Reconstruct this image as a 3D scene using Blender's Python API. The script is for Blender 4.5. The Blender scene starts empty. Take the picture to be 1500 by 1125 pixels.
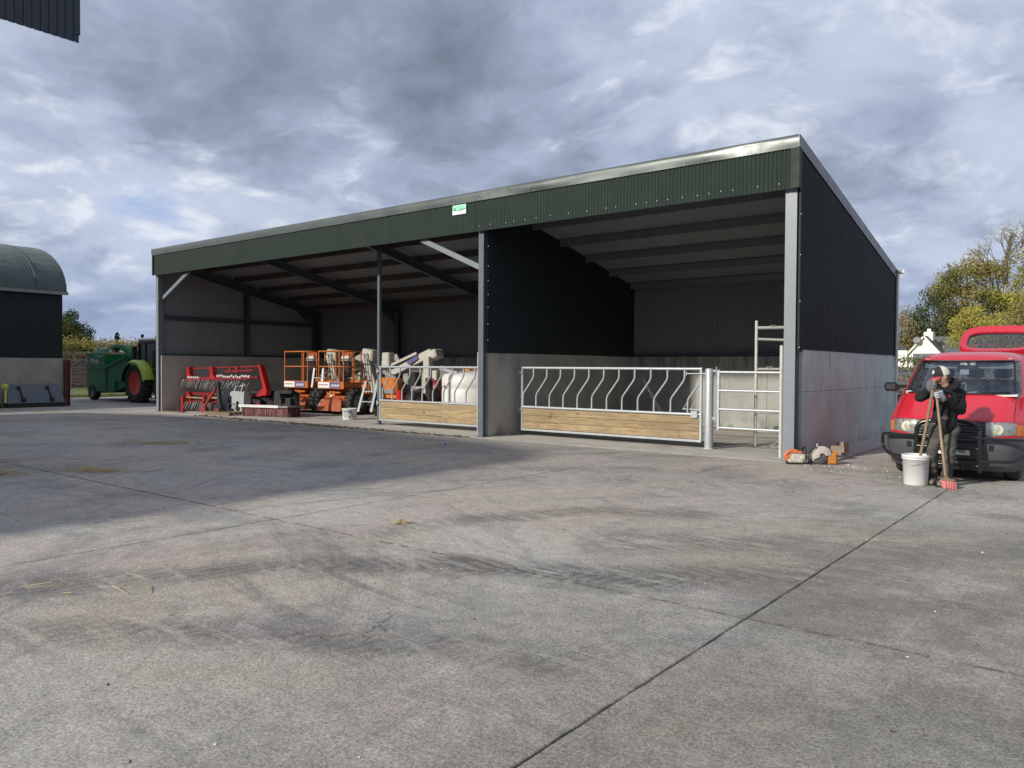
import bpy, bmesh, math, random
from math import sin, cos, pi, radians, sqrt, atan2
from mathutils import Vector, Matrix, Quaternion
SC = bpy.context.scene
COL = SC.collection
RND = random.Random(7)

# ------------------------------------------------------------------ camera
YA, PT, RO = -0.6700, 0.0210, 0.0062
CAM = Vector((26.68, -13.717, 1.62))
_d = Vector((sin(YA)*cos(PT), cos(YA)*cos(PT), -sin(PT)))
_r = Vector((cos(YA), -sin(YA), 0)); _u = _r.cross(_d)
_R = _r*cos(RO) + _u*sin(RO); _U = _u*cos(RO) - _r*sin(RO)
cd = bpy.data.cameras.new('camera'); co = bpy.data.objects.new('camera', cd); COL.objects.link(co)
mw = Matrix((_R, _U, -_d)).transposed().to_4x4(); mw.translation = CAM
co.matrix_world = mw
cd.sensor_width = 36; cd.lens = 36*1147.14/1500; cd.clip_start = 0.1; cd.clip_end = 2000
SC.camera = co

# ------------------------------------------------------------------ render settings
SC.view_settings.view_transform = 'Standard'; SC.view_settings.look = 'None'
SC.view_settings.exposure = 0.0; SC.view_settings.gamma = 1.0
SC.view_settings.use_curve_mapping = False
SC.render.engine = 'CYCLES'
try:
    SC.cycles.use_denoising = True
    SC.cycles.denoiser = 'OPENIMAGEDENOISE'
    SC.cycles.denoising_prefilter = 'NONE'
except Exception:
    pass
SC.cycles.max_bounces = 8; SC.cycles.diffuse_bounces = 5; SC.cycles.glossy_bounces = 3
SC.cycles.transparent_max_bounces = 12
SC.cycles.sample_clamp_indirect = 6

# ------------------------------------------------------------------ sun
SUNDIR = Vector((0.30, 1.0, -0.482)).normalized()          # travel direction of the light
ELEV = math.asin(-SUNDIR.z)
sl = bpy.data.lights.new('sun', 'SUN'); so = bpy.data.objects.new('sun', sl); COL.objects.link(so)
so.rotation_euler = SUNDIR.to_track_quat('-Z', 'Y').to_euler()
sl.energy = 4.5; sl.angle = radians(2.2); sl.color = (1.0, 0.94, 0.84)

# ------------------------------------------------------------------ node helper
class G:
    def __init__(s, tree):
        s.t = tree; s.n = tree.nodes; s.l = tree.links
    def new(s, typ, **kw):
        n = s.n.new(typ)
        for k, v in kw.items(): setattr(n, k, v)
        return n
    def put(s, sock, v):
        if isinstance(v, bpy.types.NodeSocket): s.l.new(v, sock)
        elif v is not None:
            if isinstance(v, (tuple, list)) and sock.type == 'RGBA' and len(v) == 3: v = (*v, 1)
            sock.default_value = v
    def math(s, op, a, b=None, c=None, clamp=False):
        n = s.new('ShaderNodeMath', operation=op, use_clamp=clamp)
        s.put(n.inputs[0], a)
        if b is not None: s.put(n.inputs[1], b)
        if c is not None: s.put(n.inputs[2], c)
        return n.outputs[0]
    def vmath(s, op, a, b=None, out=0):
        n = s.new('ShaderNodeVectorMath', operation=op)
        s.put(n.inputs[0], a)
        if b is not None:
            s.put(n.inputs['Scale'] if op == 'SCALE' else n.inputs[1], b)
        return n.outputs[out]
    def sep(s, v):
        n = s.new('ShaderNodeSeparateXYZ'); s.put(n.inputs[0], v); return n.outputs
    def comb(s, x, y, z):
        n = s.new('ShaderNodeCombineXYZ')
        for i, v in enumerate((x, y, z)): s.put(n.inputs[i], v)
        return n.outputs[0]
    def noise(s, v, scale=1, detail=4, rough=.5, dist=0, out=0):
        n = s.new('ShaderNodeTexNoise'); s.put(n.inputs['Vector'], v)
        n.inputs['Scale'].default_value = scale; n.inputs['Detail'].default_value = detail
        n.inputs['Roughness'].default_value = rough; n.inputs['Distortion'].default_value = dist
        return n.outputs[out]
    def voro(s, v, scale=1, feature='F1', out='Distance'):
        n = s.new('ShaderNodeTexVoronoi', feature=feature); s.put(n.inputs['Vector'], v)
        n.inputs['Scale'].default_value = scale
        return n.outputs[out]
    def mix(s, f, a, b, blend='MIX'):
        n = s.new('ShaderNodeMix', data_type='RGBA', blend_type=blend)
        s.put(n.inputs[0], f); s.put(n.inputs[6], a); s.put(n.inputs[7], b)
        return n.outputs[2]
    def ramp(s, f, stops, interp='LINEAR'):
        n = s.new('ShaderNodeValToRGB'); cr = n.color_ramp; cr.interpolation = interp
        while len(cr.elements) < len(stops): cr.elements.new(0.5)
        for e, (p, c) in zip(cr.elements, stops):
            e.position = p
            e.color = (c, c, c, 1) if isinstance(c, (int, float)) else (*c, 1)
        s.put(n.inputs[0], f); return n.outputs[0]
    def maprange(s, v, a, b, c=0, d=1, smooth=True):
        n = s.new('ShaderNodeMapRange'); n.interpolation_type = 'SMOOTHSTEP' if smooth else 'LINEAR'
        s.put(n.inputs[0], v)
        for i, q in enumerate((a, b, c, d)): s.put(n.inputs[i+1], q)
        return n.outputs[0]
    def mapping(s, v, scale=(1, 1, 1), loc=(0, 0, 0), rot=(0, 0, 0)):
        n = s.new('ShaderNodeMapping'); s.put(n.inputs[0], v)
        n.inputs[1].default_value = loc; n.inputs[2].default_value = rot; n.inputs[3].default_value = scale
        return n.outputs[0]
    def bump(s, h, strength=.3, dist=.01, normal=None):
        n = s.new('ShaderNodeBump'); n.inputs['Strength'].default_value = strength
        n.inputs['Distance'].default_value = dist; s.put(n.inputs['Height'], h)
        if normal is not None: s.put(n.inputs['Normal'], normal)
        return n.outputs[0]

def srgb(r, g, b):
    f = lambda c: (c/255/12.92) if c/255 <= .04045 else ((c/255+.055)/1.055)**2.4
    return (f(r), f(g), f(b))

CLOUDS = [((-0.789, 0.4924, 0.3675), 0.3, 0.13),
          ((-0.8289, 0.4352, 0.3514), 0.18, 0.05),
          ((-0.7198, 0.6089, 0.3333), 0.22, 0.08),
          ((-0.5631, 0.7743, 0.2888), 0.24, 0.1),
          ((-0.6795, 0.7056, 0.2011), 0.14, 0.04),
          ((-0.9112, 0.3306, 0.2457), 0.16, -0.06),
          ((-0.3872, 0.8516, 0.3533), 0.24, -0.1),
          ((-0.1334, 0.9464, 0.2943), 0.22, -0.05),
          ((-0.248, 0.9545, 0.1657), 0.16, 0.03),
          ((-0.9077, 0.3902, 0.1544), 0.16, -0.01),
          ((-0.7232, 0.655, 0.2189), 0.09, -0.07),
          ((-0.8489, 0.4943, 0.187), 0.12, -0.03),
          ((-0.4559, 0.799, 0.3922), 0.15, -0.04)]   # direction, angular radius, added thickness
# ------------------------------------------------------------------ world: physical sky seen through broken stratocumulus
W = bpy.data.worlds.new('World'); SC.world = W; W.use_nodes = True
g = G(W.node_tree); g.n.clear()
sky = g.new('ShaderNodeTexSky', sky_type='NISHITA')
sky.sun_disc = False; sky.sun_elevation = ELEV
sky.sun_rotation = atan2(-SUNDIR.x, -SUNDIR.y)
sky.air_density = 1.0; sky.dust_density = 1.2; sky.ozone_density = 1.5
tc = g.new('ShaderNodeTexCoord').outputs['Generated']
dirn = g.vmath('NORMALIZE', tc)
dx, dy, dz = g.sep(dirn)
zc = g.math('ADD', g.math('MAXIMUM', dz, 0.0), 0.30)
P = g.comb(g.math('DIVIDE', dx, zc), g.math('DIVIDE', dy, zc), 0.0)
Pr = g.mapping(P, rot=(0, 0, radians(-38)), loc=(3.1, 1.7, 0))
warp = g.noise(Pr, 1.6, 4, .5, 0, 1)
Pw = g.vmath('ADD', Pr, g.vmath('SCALE', g.vmath('SUBTRACT', warp, (.5, .5, .5)), .45))
big = g.noise(Pw, 1.0, 3, .45)
mid = g.noise(Pw, 3.0, 5, .55)
fine = g.noise(g.mapping(Pw, loc=(5, 1, 0)), 9.0, 7, .6)
puff = g.voro(g.vmath('ADD', Pr, g.vmath('SCALE', g.vmath('SUBTRACT', g.noise(Pr, 5.0, 5, .6, 0, 1), (.5, .5, .5)), .30)), 4.6, 'SMOOTH_F1')
thick = g.math('ADD', g.math('MULTIPLY', big, .52), g.math('ADD', g.math('MULTIPLY', mid, .56), g.math('MULTIPLY', fine, .24)))
thick = g.math('ADD', g.math('SUBTRACT', thick, .16), g.math('MULTIPLY', g.math('SUBTRACT', .42, puff), .17))
# the heavy cloud masses and brighter breaks that hung there that day
for v, rad, amt in CLOUDS:
    dd = g.vmath('DOT_PRODUCT', dirn, v, out=1)
    thick = g.math('ADD', thick, g.math('MULTIPLY', g.maprange(dd, cos(rad), 1.0), amt))
lit = g.noise(g.mapping(Pw, loc=(7.3, 2.2, 0), scale=(1, 1.1, 1)), 6.0, 7, .58)
cl = g.ramp(thick, [(.20, srgb(158, 180, 222)), (.34, srgb(194, 205, 228)), (.46, srgb(183, 194, 217)), (.55, srgb(163, 175, 200)),
                    (.65, srgb(142, 153, 176)), (.78, srgb(120, 130, 150)), (.95, srgb(103, 112, 130))])
hl = g.math('MULTIPLY', g.maprange(lit, .49, .70), g.maprange(thick, .64, .44))
cl = g.mix(g.math('MULTIPLY', hl, .85), cl, srgb(226, 232, 243))
cover = g.maprange(thick, .02, .20)
hz = g.maprange(dz, .015, .16)                        # darker slate layer low down, as distant cloud bases stack up
cl = g.mix(g.math('MULTIPLY', g.math('SUBTRACT', 1.0, hz), .6), cl, srgb(146, 165, 203))
cl = g.mix(g.maprange(dz, .012, -.01), cl, srgb(165, 182, 215))
skycol = g.vmath('MULTIPLY', sky.outputs[0], (1.45, 1.35, 1.75))
col = g.mix(cover, skycol, g.vmath('SCALE', cl, 10.0))
bg = g.new('ShaderNodeBackground'); g.put(bg.inputs[0], g.vmath('MULTIPLY', col, (1.06, 1.055, 1.04))); bg.inputs[1].default_value = 0.1
out = g.new('ShaderNodeOutputWorld'); g.l.new(bg.outputs[0], out.inputs[0])

# ------------------------------------------------------------------ object helpers
def tag(o, label=None, cat=None, group=None, kind=None):
    if label: o['label'] = label
    if cat: o['category'] = cat
    if group: o['group'] = group
    if kind: o['kind'] = kind
    return o

def thing(name, label, cat, loc=(0, 0, 0), rz=0, group=None, rot=None):
    o = bpy.data.objects.new(name, None); COL.objects.link(o)
    o.empty_display_size = .2; o.location = loc
    o.rotation_euler = rot if rot else (0, 0, rz)
    return tag(o, label, cat, group)

def children_of(o): return [c for c in bpy.data.objects if c.parent is o]

def copy_tree(o, loc, rz=None, label=None):
    kids = {}
    for c in bpy.data.objects:
        if c.parent: kids.setdefault(c.parent.name, []).append(c)
    def rec(src, par):
        c = src.copy(); COL.objects.link(c)
        if par: c.parent = par
        for k in kids.get(src.name, []): rec(k, c)
        return c
    r = rec(o, None); r.location = loc
    if rz is not None: r.rotation_euler = (0, 0, rz)
    if label: r['label'] = label
    return r

def V(*a): return Vector(a)

class MB:
    """Collects shapes; build() links them as one mesh object."""
    def __init__(s): s.v = []; s.f = []; s.m = []; s.sm = []; s.mi = 0
    def add(s, vs, fs, smooth=False, mi=None):
        b = len(s.v); s.v.extend([tuple(p) for p in vs])
        for f in fs:
            s.f.append([b+i for i in f]); s.m.append(s.mi if mi is None else mi); s.sm.append(smooth)
        return s
    def obox(s, c, ax, ay, az, hx, hy, hz, ch=0.0):
        c = Vector(c); ax, ay, az = Vector(ax), Vector(ay), Vector(az)
        if ch <= 0:
            vs = [c+ax*hx*i+ay*hy*j+az*hz*k for i in (-1, 1) for j in (-1, 1) for k in (-1, 1)]
            return s.add(vs, [(0, 1, 3, 2), (4, 6, 7, 5), (0, 4, 5, 1), (2, 3, 7, 6), (0, 2, 6, 4), (1, 5, 7, 3)])
        ch = min(ch, hx*.9, hy*.9, hz*.9)
        vs = []; idx = {}
        for i in (-1, 1):
            for j in (-1, 1):
                for k in (-1, 1):
                    for a in range(3):
                        e = [hx-ch, hy-ch, hz-ch]; e[a] += ch
                        idx[(i, j, k, a)] = len(vs)
                        vs.append(c+ax*i*e[0]+ay*j*e[1]+az*k*e[2])
        fs = []
        I = lambda i, j, k, a: idx[(i, j, k, a)]
        for q in (-1, 1):
            fs.append([I(q, -1, -1, 0), I(q, 1, -1, 0), I(q, 1, 1, 0), I(q, -1, 1, 0)][::q])
            fs.append([I(-1, q, -1, 1), I(-1, q, 1, 1), I(1, q, 1, 1), I(1, q, -1, 1)][::q])
            fs.append([I(-1, -1, q, 2), I(1, -1, q, 2), I(1, 1, q, 2), I(-1, 1, q, 2)][::q])
        for p in (-1, 1):
            for q in (-1, 1):
                o = p*q
                fs.append([I(p, q, -1, 0), I(p, q, -1, 1), I(p, q, 1, 1), I(p, q, 1, 0)][::o])
                fs.append([I(-1, p, q, 1), I(-1, p, q, 2), I(1, p, q, 2), I(1, p, q, 1)][::o])
                fs.append([I(p, -1, q, 2), I(p, -1, q, 0), I(p, 1, q, 0), I(p, 1, q, 2)][::o])
        for i in (-1, 1):
            for j in (-1, 1):
                for k in (-1, 1):
                    fs.append([I(i, j, k, 0), I(i, j, k, 1), I(i, j, k, 2)][::i*j*k])
        return s.add(vs, fs)
    def box(s, x0, x1, y0, y1, z0, z1, ch=0.0):
        return s.obox(((x0+x1)/2, (y0+y1)/2, (z0+z1)/2), (1, 0, 0), (0, 1, 0), (0, 0, 1), abs(x1-x0)/2, abs(y1-y0)/2, abs(z1-z0)/2, ch)
    def beam(s, p, q, w, h, up=(0, 0, 1), ch=0.0):
        p, q = Vector(p), Vector(q); a = (q-p); L = a.length; a.normalize()
        up = Vector(up); b = up.cross(a)
        if b.length < 1e-4: b = Vector((1, 0, 0)).cross(a)
        b.normalize(); c = a.cross(b)
        return s.obox((p+q)/2, a, b, c, L/2, w/2, h/2, ch)
    def tube(s, pts, r, n=8, cap=True, closed=False, radii=None):
        pts = [Vector(p) for p in pts]; N = len(pts)
        t0 = (pts[1]-pts[0]).normalized()
        nrm = t0.orthogonal().normalized(); vs = []; fs = []
        prev = t0
        for i, p in enumerate(pts):
            if closed: t = (pts[(i+1) % N]-pts[i-1])
            else: t = pts[min(i+1, N-1)]-pts[max(i-1, 0)]
            t.normalize()
            nrm = prev.rotation_difference(t) @ nrm; nrm = (nrm - t*nrm.dot(t)).normalized(); prev = t
            b = t.cross(nrm)
            rr = radii[i] if radii else r
            for k in range(n):
                a = 2*pi*k/n
                vs.append(p+nrm*cos(a)*rr+b*sin(a)*rr)
        M_ = N if closed else N-1
        for i in range(M_):
            j = (i+1) % N
            for k in range(n):
                k2 = (k+1) % n
                fs.append((i*n+k, i*n+k2, j*n+k2, j*n+k))
        s.add(vs, fs, True)
        if cap and not closed:
            s.add([vs[k] for k in range(n)], [list(range(n))[::-1]])
            s.add([vs[(N-1)*n+k] for k in range(n)], [list(range(n))])
        return s
    def cyl(s, p, q, r, r2=None, n=12, cap=True):
        return s.tube([p, q], r, n, cap, radii=[r, r if r2 is None else r2])
    def lathe(s, prof, n=24, c=(0, 0, 0), axis=(0, 0, 1), smooth=True):
        c = Vector(c); q = Vector((0, 0, 1)).rotation_difference(Vector(axis).normalized())
        vs = []; fs = []
        for (r, z) in prof:
            for k in range(n):
                a = 2*pi*k/n
                vs.append(c + q @ Vector((r*cos(a), r*sin(a), z)))
        for i in range(len(prof)-1):
            for k in range(n):
                k2 = (k+1) % n
                fs.append((i*n+k, i*n+k2, (i+1)*n+k2, (i+1)*n+k))
        return s.add(vs, fs, smooth)
    def poly(s, pts, thick, nrm):
        """extrude a planar polygon by thick along nrm"""
        nrm = Vector(nrm).normalized()*thick; n = len(pts)
        a = [Vector(p) for p in pts]; b = [p+nrm for p in a]
        fs = [list(range(n))[::-1], [n+i for i in range(n)]]
        for i in range(n):
            j = (i+1) % n; fs.append((i, j, n+j, n+i))
        return s.add(a+b, fs)
    def grid(s, rows, smooth=True, close=False):
        nr, nc = len(rows), len(rows[0]); vs = [p for r in rows for p in r]; fs = []
        for i in range(nr-1):
            for j in range(nc if close else nc-1):
                j2 = (j+1) % nc
                fs.append((i*nc+j, i*nc+j2, (i+1)*nc+j2, (i+1)*nc+j))
        return s.add(vs, fs, smooth)
    def build(s, name, mats, parent=None, loc=None):
        me = bpy.data.meshes.new(name); me.from_pydata(s.v, [], s.f)
        if not isinstance(mats, (list, tuple)): mats = [mats]
        for m in mats: me.materials.append(m)
        me.polygons.foreach_set('material_index', s.m)
        me.polygons.foreach_set('use_smooth', s.sm)
        me.update()
        o = bpy.data.objects.new(name, me); COL.objects.link(o)
        if parent: o.parent = parent
        if loc: o.location = loc
        return o

def arc(c, r, a0, a1, n, ax=(1, 0, 0), ay=(0, 0, 1)):
    c = Vector(c); ax, ay = Vector(ax), Vector(ay)
    return [c+ax*r*cos(a0+(a1-a0)*i/n)+ay*r*sin(a0+(a1-a0)*i/n) for i in range(n+1)]

def bend(pts, r=.08, n=5):
    """round the inner corners of a polyline"""
    pts = [Vector(p) for p in pts]; o = [pts[0]]
    for a, b, c in zip(pts, pts[1:], pts[2:]):
        u, w = (a-b), (c-b); q = min(r, u.length*.49, w.length*.49)
        p0, p1 = b+u.normalized()*q, b+w.normalized()*q
        for i in range(n+1):
            t = i/n; o.append(p0*(1-t)**2+b*2*t*(1-t)+p1*t*t)
    o.append(pts[-1]); return o

def text_part(name, body, size, mat, parent, loc, rot, extrude=.002, align='CENTER', sx=1.0):
    cu = bpy.data.curves.new(name, 'FONT'); cu.body = body; cu.size = size; cu.extrude = extrude
    cu.align_x = align; cu.align_y = 'CENTER'
    t = bpy.data.objects.new(name+'_src', cu); COL.objects.link(t)
    dg = bpy.context.evaluated_depsgraph_get()
    me = bpy.data.meshes.new_from_object(t.evaluated_get(dg)); me.name = name
    bpy.data.objects.remove(t); me.materials.clear(); me.materials.append(mat)
    o = bpy.data.objects.new(name, me); COL.objects.link(o)
    o.parent = parent; o.location = loc; o.rotation_euler = rot; o.scale = (sx, 1, 1)
    return o

# ------------------------------------------------------------------ materials
MATS = {}
def mat(name, col, rough=.5, metal=0.0, var=.12, scale=4.0, bump=0.0, bscale=60, spec=.5, dirt=None, dirtamt=.3, dscale=1.5, coat=0, alpha=None):
    m = bpy.data.materials.new(name); m.use_nodes = True; g = G(m.node_tree)
    b = g.n['Principled BSDF']; pos = g.new('ShaderNodeTexCoord').outputs['Object']
    n1 = g.noise(pos, scale, 5, .6)
    f = g.maprange(n1, .25, .75, 1-var, 1+var, False)
    c = g.vmath('SCALE', g.comb(*col), f)
    if dirt:
        dn = g.noise(g.mapping(pos, loc=(3, 5, 1)), dscale, 7, .65, .4)
        c = g.mix(g.math('MULTIPLY', g.maprange(dn, .45, .7), dirtamt), c, dirt)
    g.put(b.inputs['Base Color'], c)
    g.put(b.inputs['Roughness'], g.maprange(g.noise(pos, scale*3, 4, .6), .3, .7, max(.02, rough-.07), min(1, rough+.07), False))
    b.inputs['Metallic'].default_value = metal
    b.inputs['Specular IOR Level'].default_value = spec
    if coat: b.inputs['Coat Weight'].default_value = coat; b.inputs['Coat Roughness'].default_value = .06
    if bump: g.put(b.inputs['Normal'], g.bump(g.noise(pos, bscale, 5, .6), bump, .005))
    MATS[name] = m
    return m

def concrete(name, col, streak=.5, speck=.3, warm=(.30, .26, .21), dark=(.09, .085, .075), tint=.35, algae=False):
    m = bpy.data.materials.new(name); m.use_nodes = True; g = G(m.node_tree)
    b = g.n['Principled BSDF']; pos = g.new('ShaderNodeNewGeometry').outputs['Position']
    n1 = g.noise(pos, 1.1, 6, .6, .3)
    c = g.mix(g.maprange(n1, .35, .7), col, [k*.78 for k in col])
    n2 = g.noise(g.mapping(pos, loc=(9, 2, 4)), .7, 5, .6, .5)
    c = g.mix(g.math('MULTIPLY', g.maprange(n2, .45, .7), tint), c, warm)
    st = g.noise(g.mapping(pos, scale=(7, 7, .35)), 1.0, 6, .65)
    gate = g.noise(g.mapping(pos, scale=(.8, .8, .6), loc=(1, 7, 3)), 1.0, 3, .5)
    c = g.mix(g.math('MULTIPLY', g.math('MULTIPLY', g.maprange(st, .5, .72), g.maprange(gate, .4, .62)), streak), c, dark)
    z = g.sep(pos)[2]
    if algae:
        top = g.math('MULTIPLY', g.maprange(z, 1.35, 1.95), g.maprange(g.noise(g.mapping(pos, scale=(3, 3, .5), loc=(3, 1, 2)), 1.0, 7, .7), .42, .66))
        c = g.mix(g.math('MULTIPLY', top, .8), c, (.05, .055, .035))
    foot = g.math('MULTIPLY', g.maprange(z, .45, .0), g.maprange(g.noise(pos, 3, 6, .65), .4, .65))
    c = g.mix(g.math('MULTIPLY', foot, .65), c, dark)
    pores = g.voro(g.mapping(pos, scale=(1, 1, 1)), 19 if algae else 26)
    pm = g.math('MULTIPLY', g.maprange(pores, .24 if algae else .16, .08 if algae else .05), g.maprange(g.noise(pos, 2.2, 4, .6), .40 if algae else .47, .55 if algae else .6))
    c = g.mix(g.math('MULTIPLY', pm, speck), c, dark)
    fn = g.noise(pos, 90, 4, .7)
    c = g.vmath('SCALE', c, g.maprange(fn, .3, .7, .9, 1.1, False))
    g.put(b.inputs['Base Color'], c); b.inputs['Roughness'].default_value = .88
    b.inputs['Specular IOR Level'].default_value = .25
    h = g.math('ADD', g.math('MULTIPLY', fn, .4), g.math('MULTIPLY', pm, -.8))
    g.put(b.inputs['Normal'], g.bump(h, .35, .006))
    MATS[name] = m; return m
# ------------------------------------------------------------------ shared materials
GREEN = mat('green_cladding_paint', (.021, .034, .027), .5, var=.10, scale=1.2, dirt=(.045, .052, .046), dirtamt=.2, dscale=3, spec=.12)
NAVY = mat('dark_cladding_paint', (.011, .0165, .0175), .45, var=.14, scale=1.2, spec=.28)
INNER = mat('cladding_inner_skin', (.215, .215, .212), .6, var=.08, scale=1.5)
INDARK = mat('cladding_inner_dark', (.15, .155, .155), .6, var=.08, scale=1.5)
SOFFIT = mat('roof_liner_grey', (.165, .177, .188), .55, var=.08, scale=1.0)
STEEL = mat('painted_steel_grey', (.105, .122, .145), .36, var=.06, scale=3, dirt=(.2, .19, .17), dirtamt=.15, spec=.5)
STEELD = mat('painted_steel_dark', (.055, .068, .085), .4, var=.08, scale=3)
STEELD2 = mat('painted_steel_post', (.10, .12, .13), .4, var=.08, scale=3)
STEELM = mat('painted_steel_mid', (.185, .21, .23), .38, var=.06, scale=3)
ZINC = mat('purlin_zinc', (.16, .17, .19), .45, var=.1, scale=2, metal=.2)
TIMBERD = mat('purlin_timber', (.075, .06, .052), .8, var=.2, scale=3)
GALV = mat('galvanised_steel', (.43, .45, .46), .42, metal=.35, var=.14, scale=9, bump=.08, bscale=50)
GALVD = mat('galvanised_dull', (.32, .335, .345), .5, metal=.3, var=.16, scale=7)
FLASH = mat('flashing_coated_steel', (.095, .11, .102), .38, metal=.35, var=.06, scale=1.5, spec=.6)
FLASHS = mat('verge_flashing', (.12, .135, .14), .35, metal=.3, var=.06, scale=1.5)
WHITE = mat('white_plastic', (.64, .64, .62), .4, var=.05, scale=5, dirt=(.5, .47, .42), dirtamt=.25)
WHITEP = mat('white_paint_steel', (.52, .52, .49), .45, var=.08, scale=10, dirt=(.35, .3, .22), dirtamt=.35, dscale=9)
BLACK = mat('black_plastic', (.014, .014, .015), .45, var=.2, scale=5)
RUBBER = mat('tyre_rubber', (.022, .022, .022), .8, var=.25, scale=12, dirt=(.12, .105, .085), dirtamt=.4, dscale=6)
RED = mat('red_implement_paint', (.40, .016, .015), .38, var=.12, scale=6, coat=.15)
REDD = mat('dark_red_paint', (.21, .022, .024), .5, var=.15, scale=6)
ORANGE = mat('orange_paint', (.50, .145, .026), .45, var=.12, scale=5, dirt=(.22, .1, .05), dirtamt=.4, dscale=4)
ORANGER = mat('orange_red_paint', (.34, .075, .025), .45, var=.15, scale=5, dirt=(.15, .07, .04), dirtamt=.4, dscale=4)
CREAM = mat('cream_boom_paint', (.46, .445, .39), .42, var=.08, scale=4, dirt=(.32, .3, .26), dirtamt=.35, dscale=5)
GREYM = mat('grey_machine_paint', (.22, .215, .21), .5, var=.15, scale=6)
CONC = concrete('wall_concrete', (.42, .40, .36), .55)
CONCK = concrete('back_wall_concrete', (.36, .36, .335), .45, .75, (.27, .27, .22), (.08, .085, .07), .35, True)
CONCG = concrete('gable_concrete', (.47, .525, .50), .6, .35, (.43, .45, .41), (.17, .145, .125), .4)
CONCL = concrete('left_wall_concrete', (.45, .43, .395), .25, .12)
CONCB = concrete('barn_concrete', (.36, .34, .29), .6, .3, (.26, .22, .15), (.07, .065, .055), .6)
PLINTH = mat('plinth_concrete', (.33, .325, .31), .85, var=.12, scale=4, bump=.3, bscale=70)

def wood(name, col, dark, axis=0):
    m = bpy.data.materials.new(name); m.use_nodes = True; g = G(m.node_tree)
    b = g.n['Principled BSDF']; oi = g.new('ShaderNodeObjectInfo').outputs['Random']
    pos = g.vmath('ADD', g.new('ShaderNodeTexCoord').outputs['Object'], g.comb(g.math('MULTIPLY', oi, 17.0), g.math('MULTIPLY', oi, 5.0), g.math('MULTIPLY', oi, 9.0)))
    sc = [16, 16, 16]; sc[axis] = 1.1
    gr = g.noise(g.mapping(pos, scale=sc), 1.6, 6, .6, 1.2)
    c = g.mix(g.maprange(gr, .40, .66), col, dark)
    tone = g.noise(g.mapping(pos, scale=[.7 if i == axis else 3 for i in range(3)]), 1.2, 3, .5)
    c = g.mix(g.math('MULTIPLY', g.maprange(tone, .38, .6), .75), c, [k*.62 for k in col])
    zz_ = g.sep(g.new('ShaderNodeNewGeometry').outputs['Position'])[2]
    spl = g.math('MULTIPLY', g.maprange(zz_, .45, .15), g.maprange(g.noise(pos, 9, 6, .7), .45, .62))
    c = g.mix(g.math('MULTIPLY', spl, .5), c, (.16, .13, .09))
    kv = g.voro(g.mapping(pos, scale=[2.6 if i == axis else 5.5 for i in range(3)]), 1.0)
    c = g.mix(g.maprange(kv, .17, .07), c, (.12, .06, .022))
    c = g.vmath('SCALE', c, g.maprange(oi, 0, 1, .88, 1.12, False))
    g.put(b.inputs['Base Color'], c); b.inputs['Roughness'].default_value = .7
    g.put(b.inputs['Normal'], g.bump(gr, .25, .004))
    return m
WOOD = wood('planed_pine', (.37, .275, .145), (.235, .15, .07))
PALLET = wood('pallet_wood', (.22, .16, .10), (.10, .07, .045))
HANDLE = wood('broom_handle_wood', (.42, .31, .20), (.25, .17, .10), 2)

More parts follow.
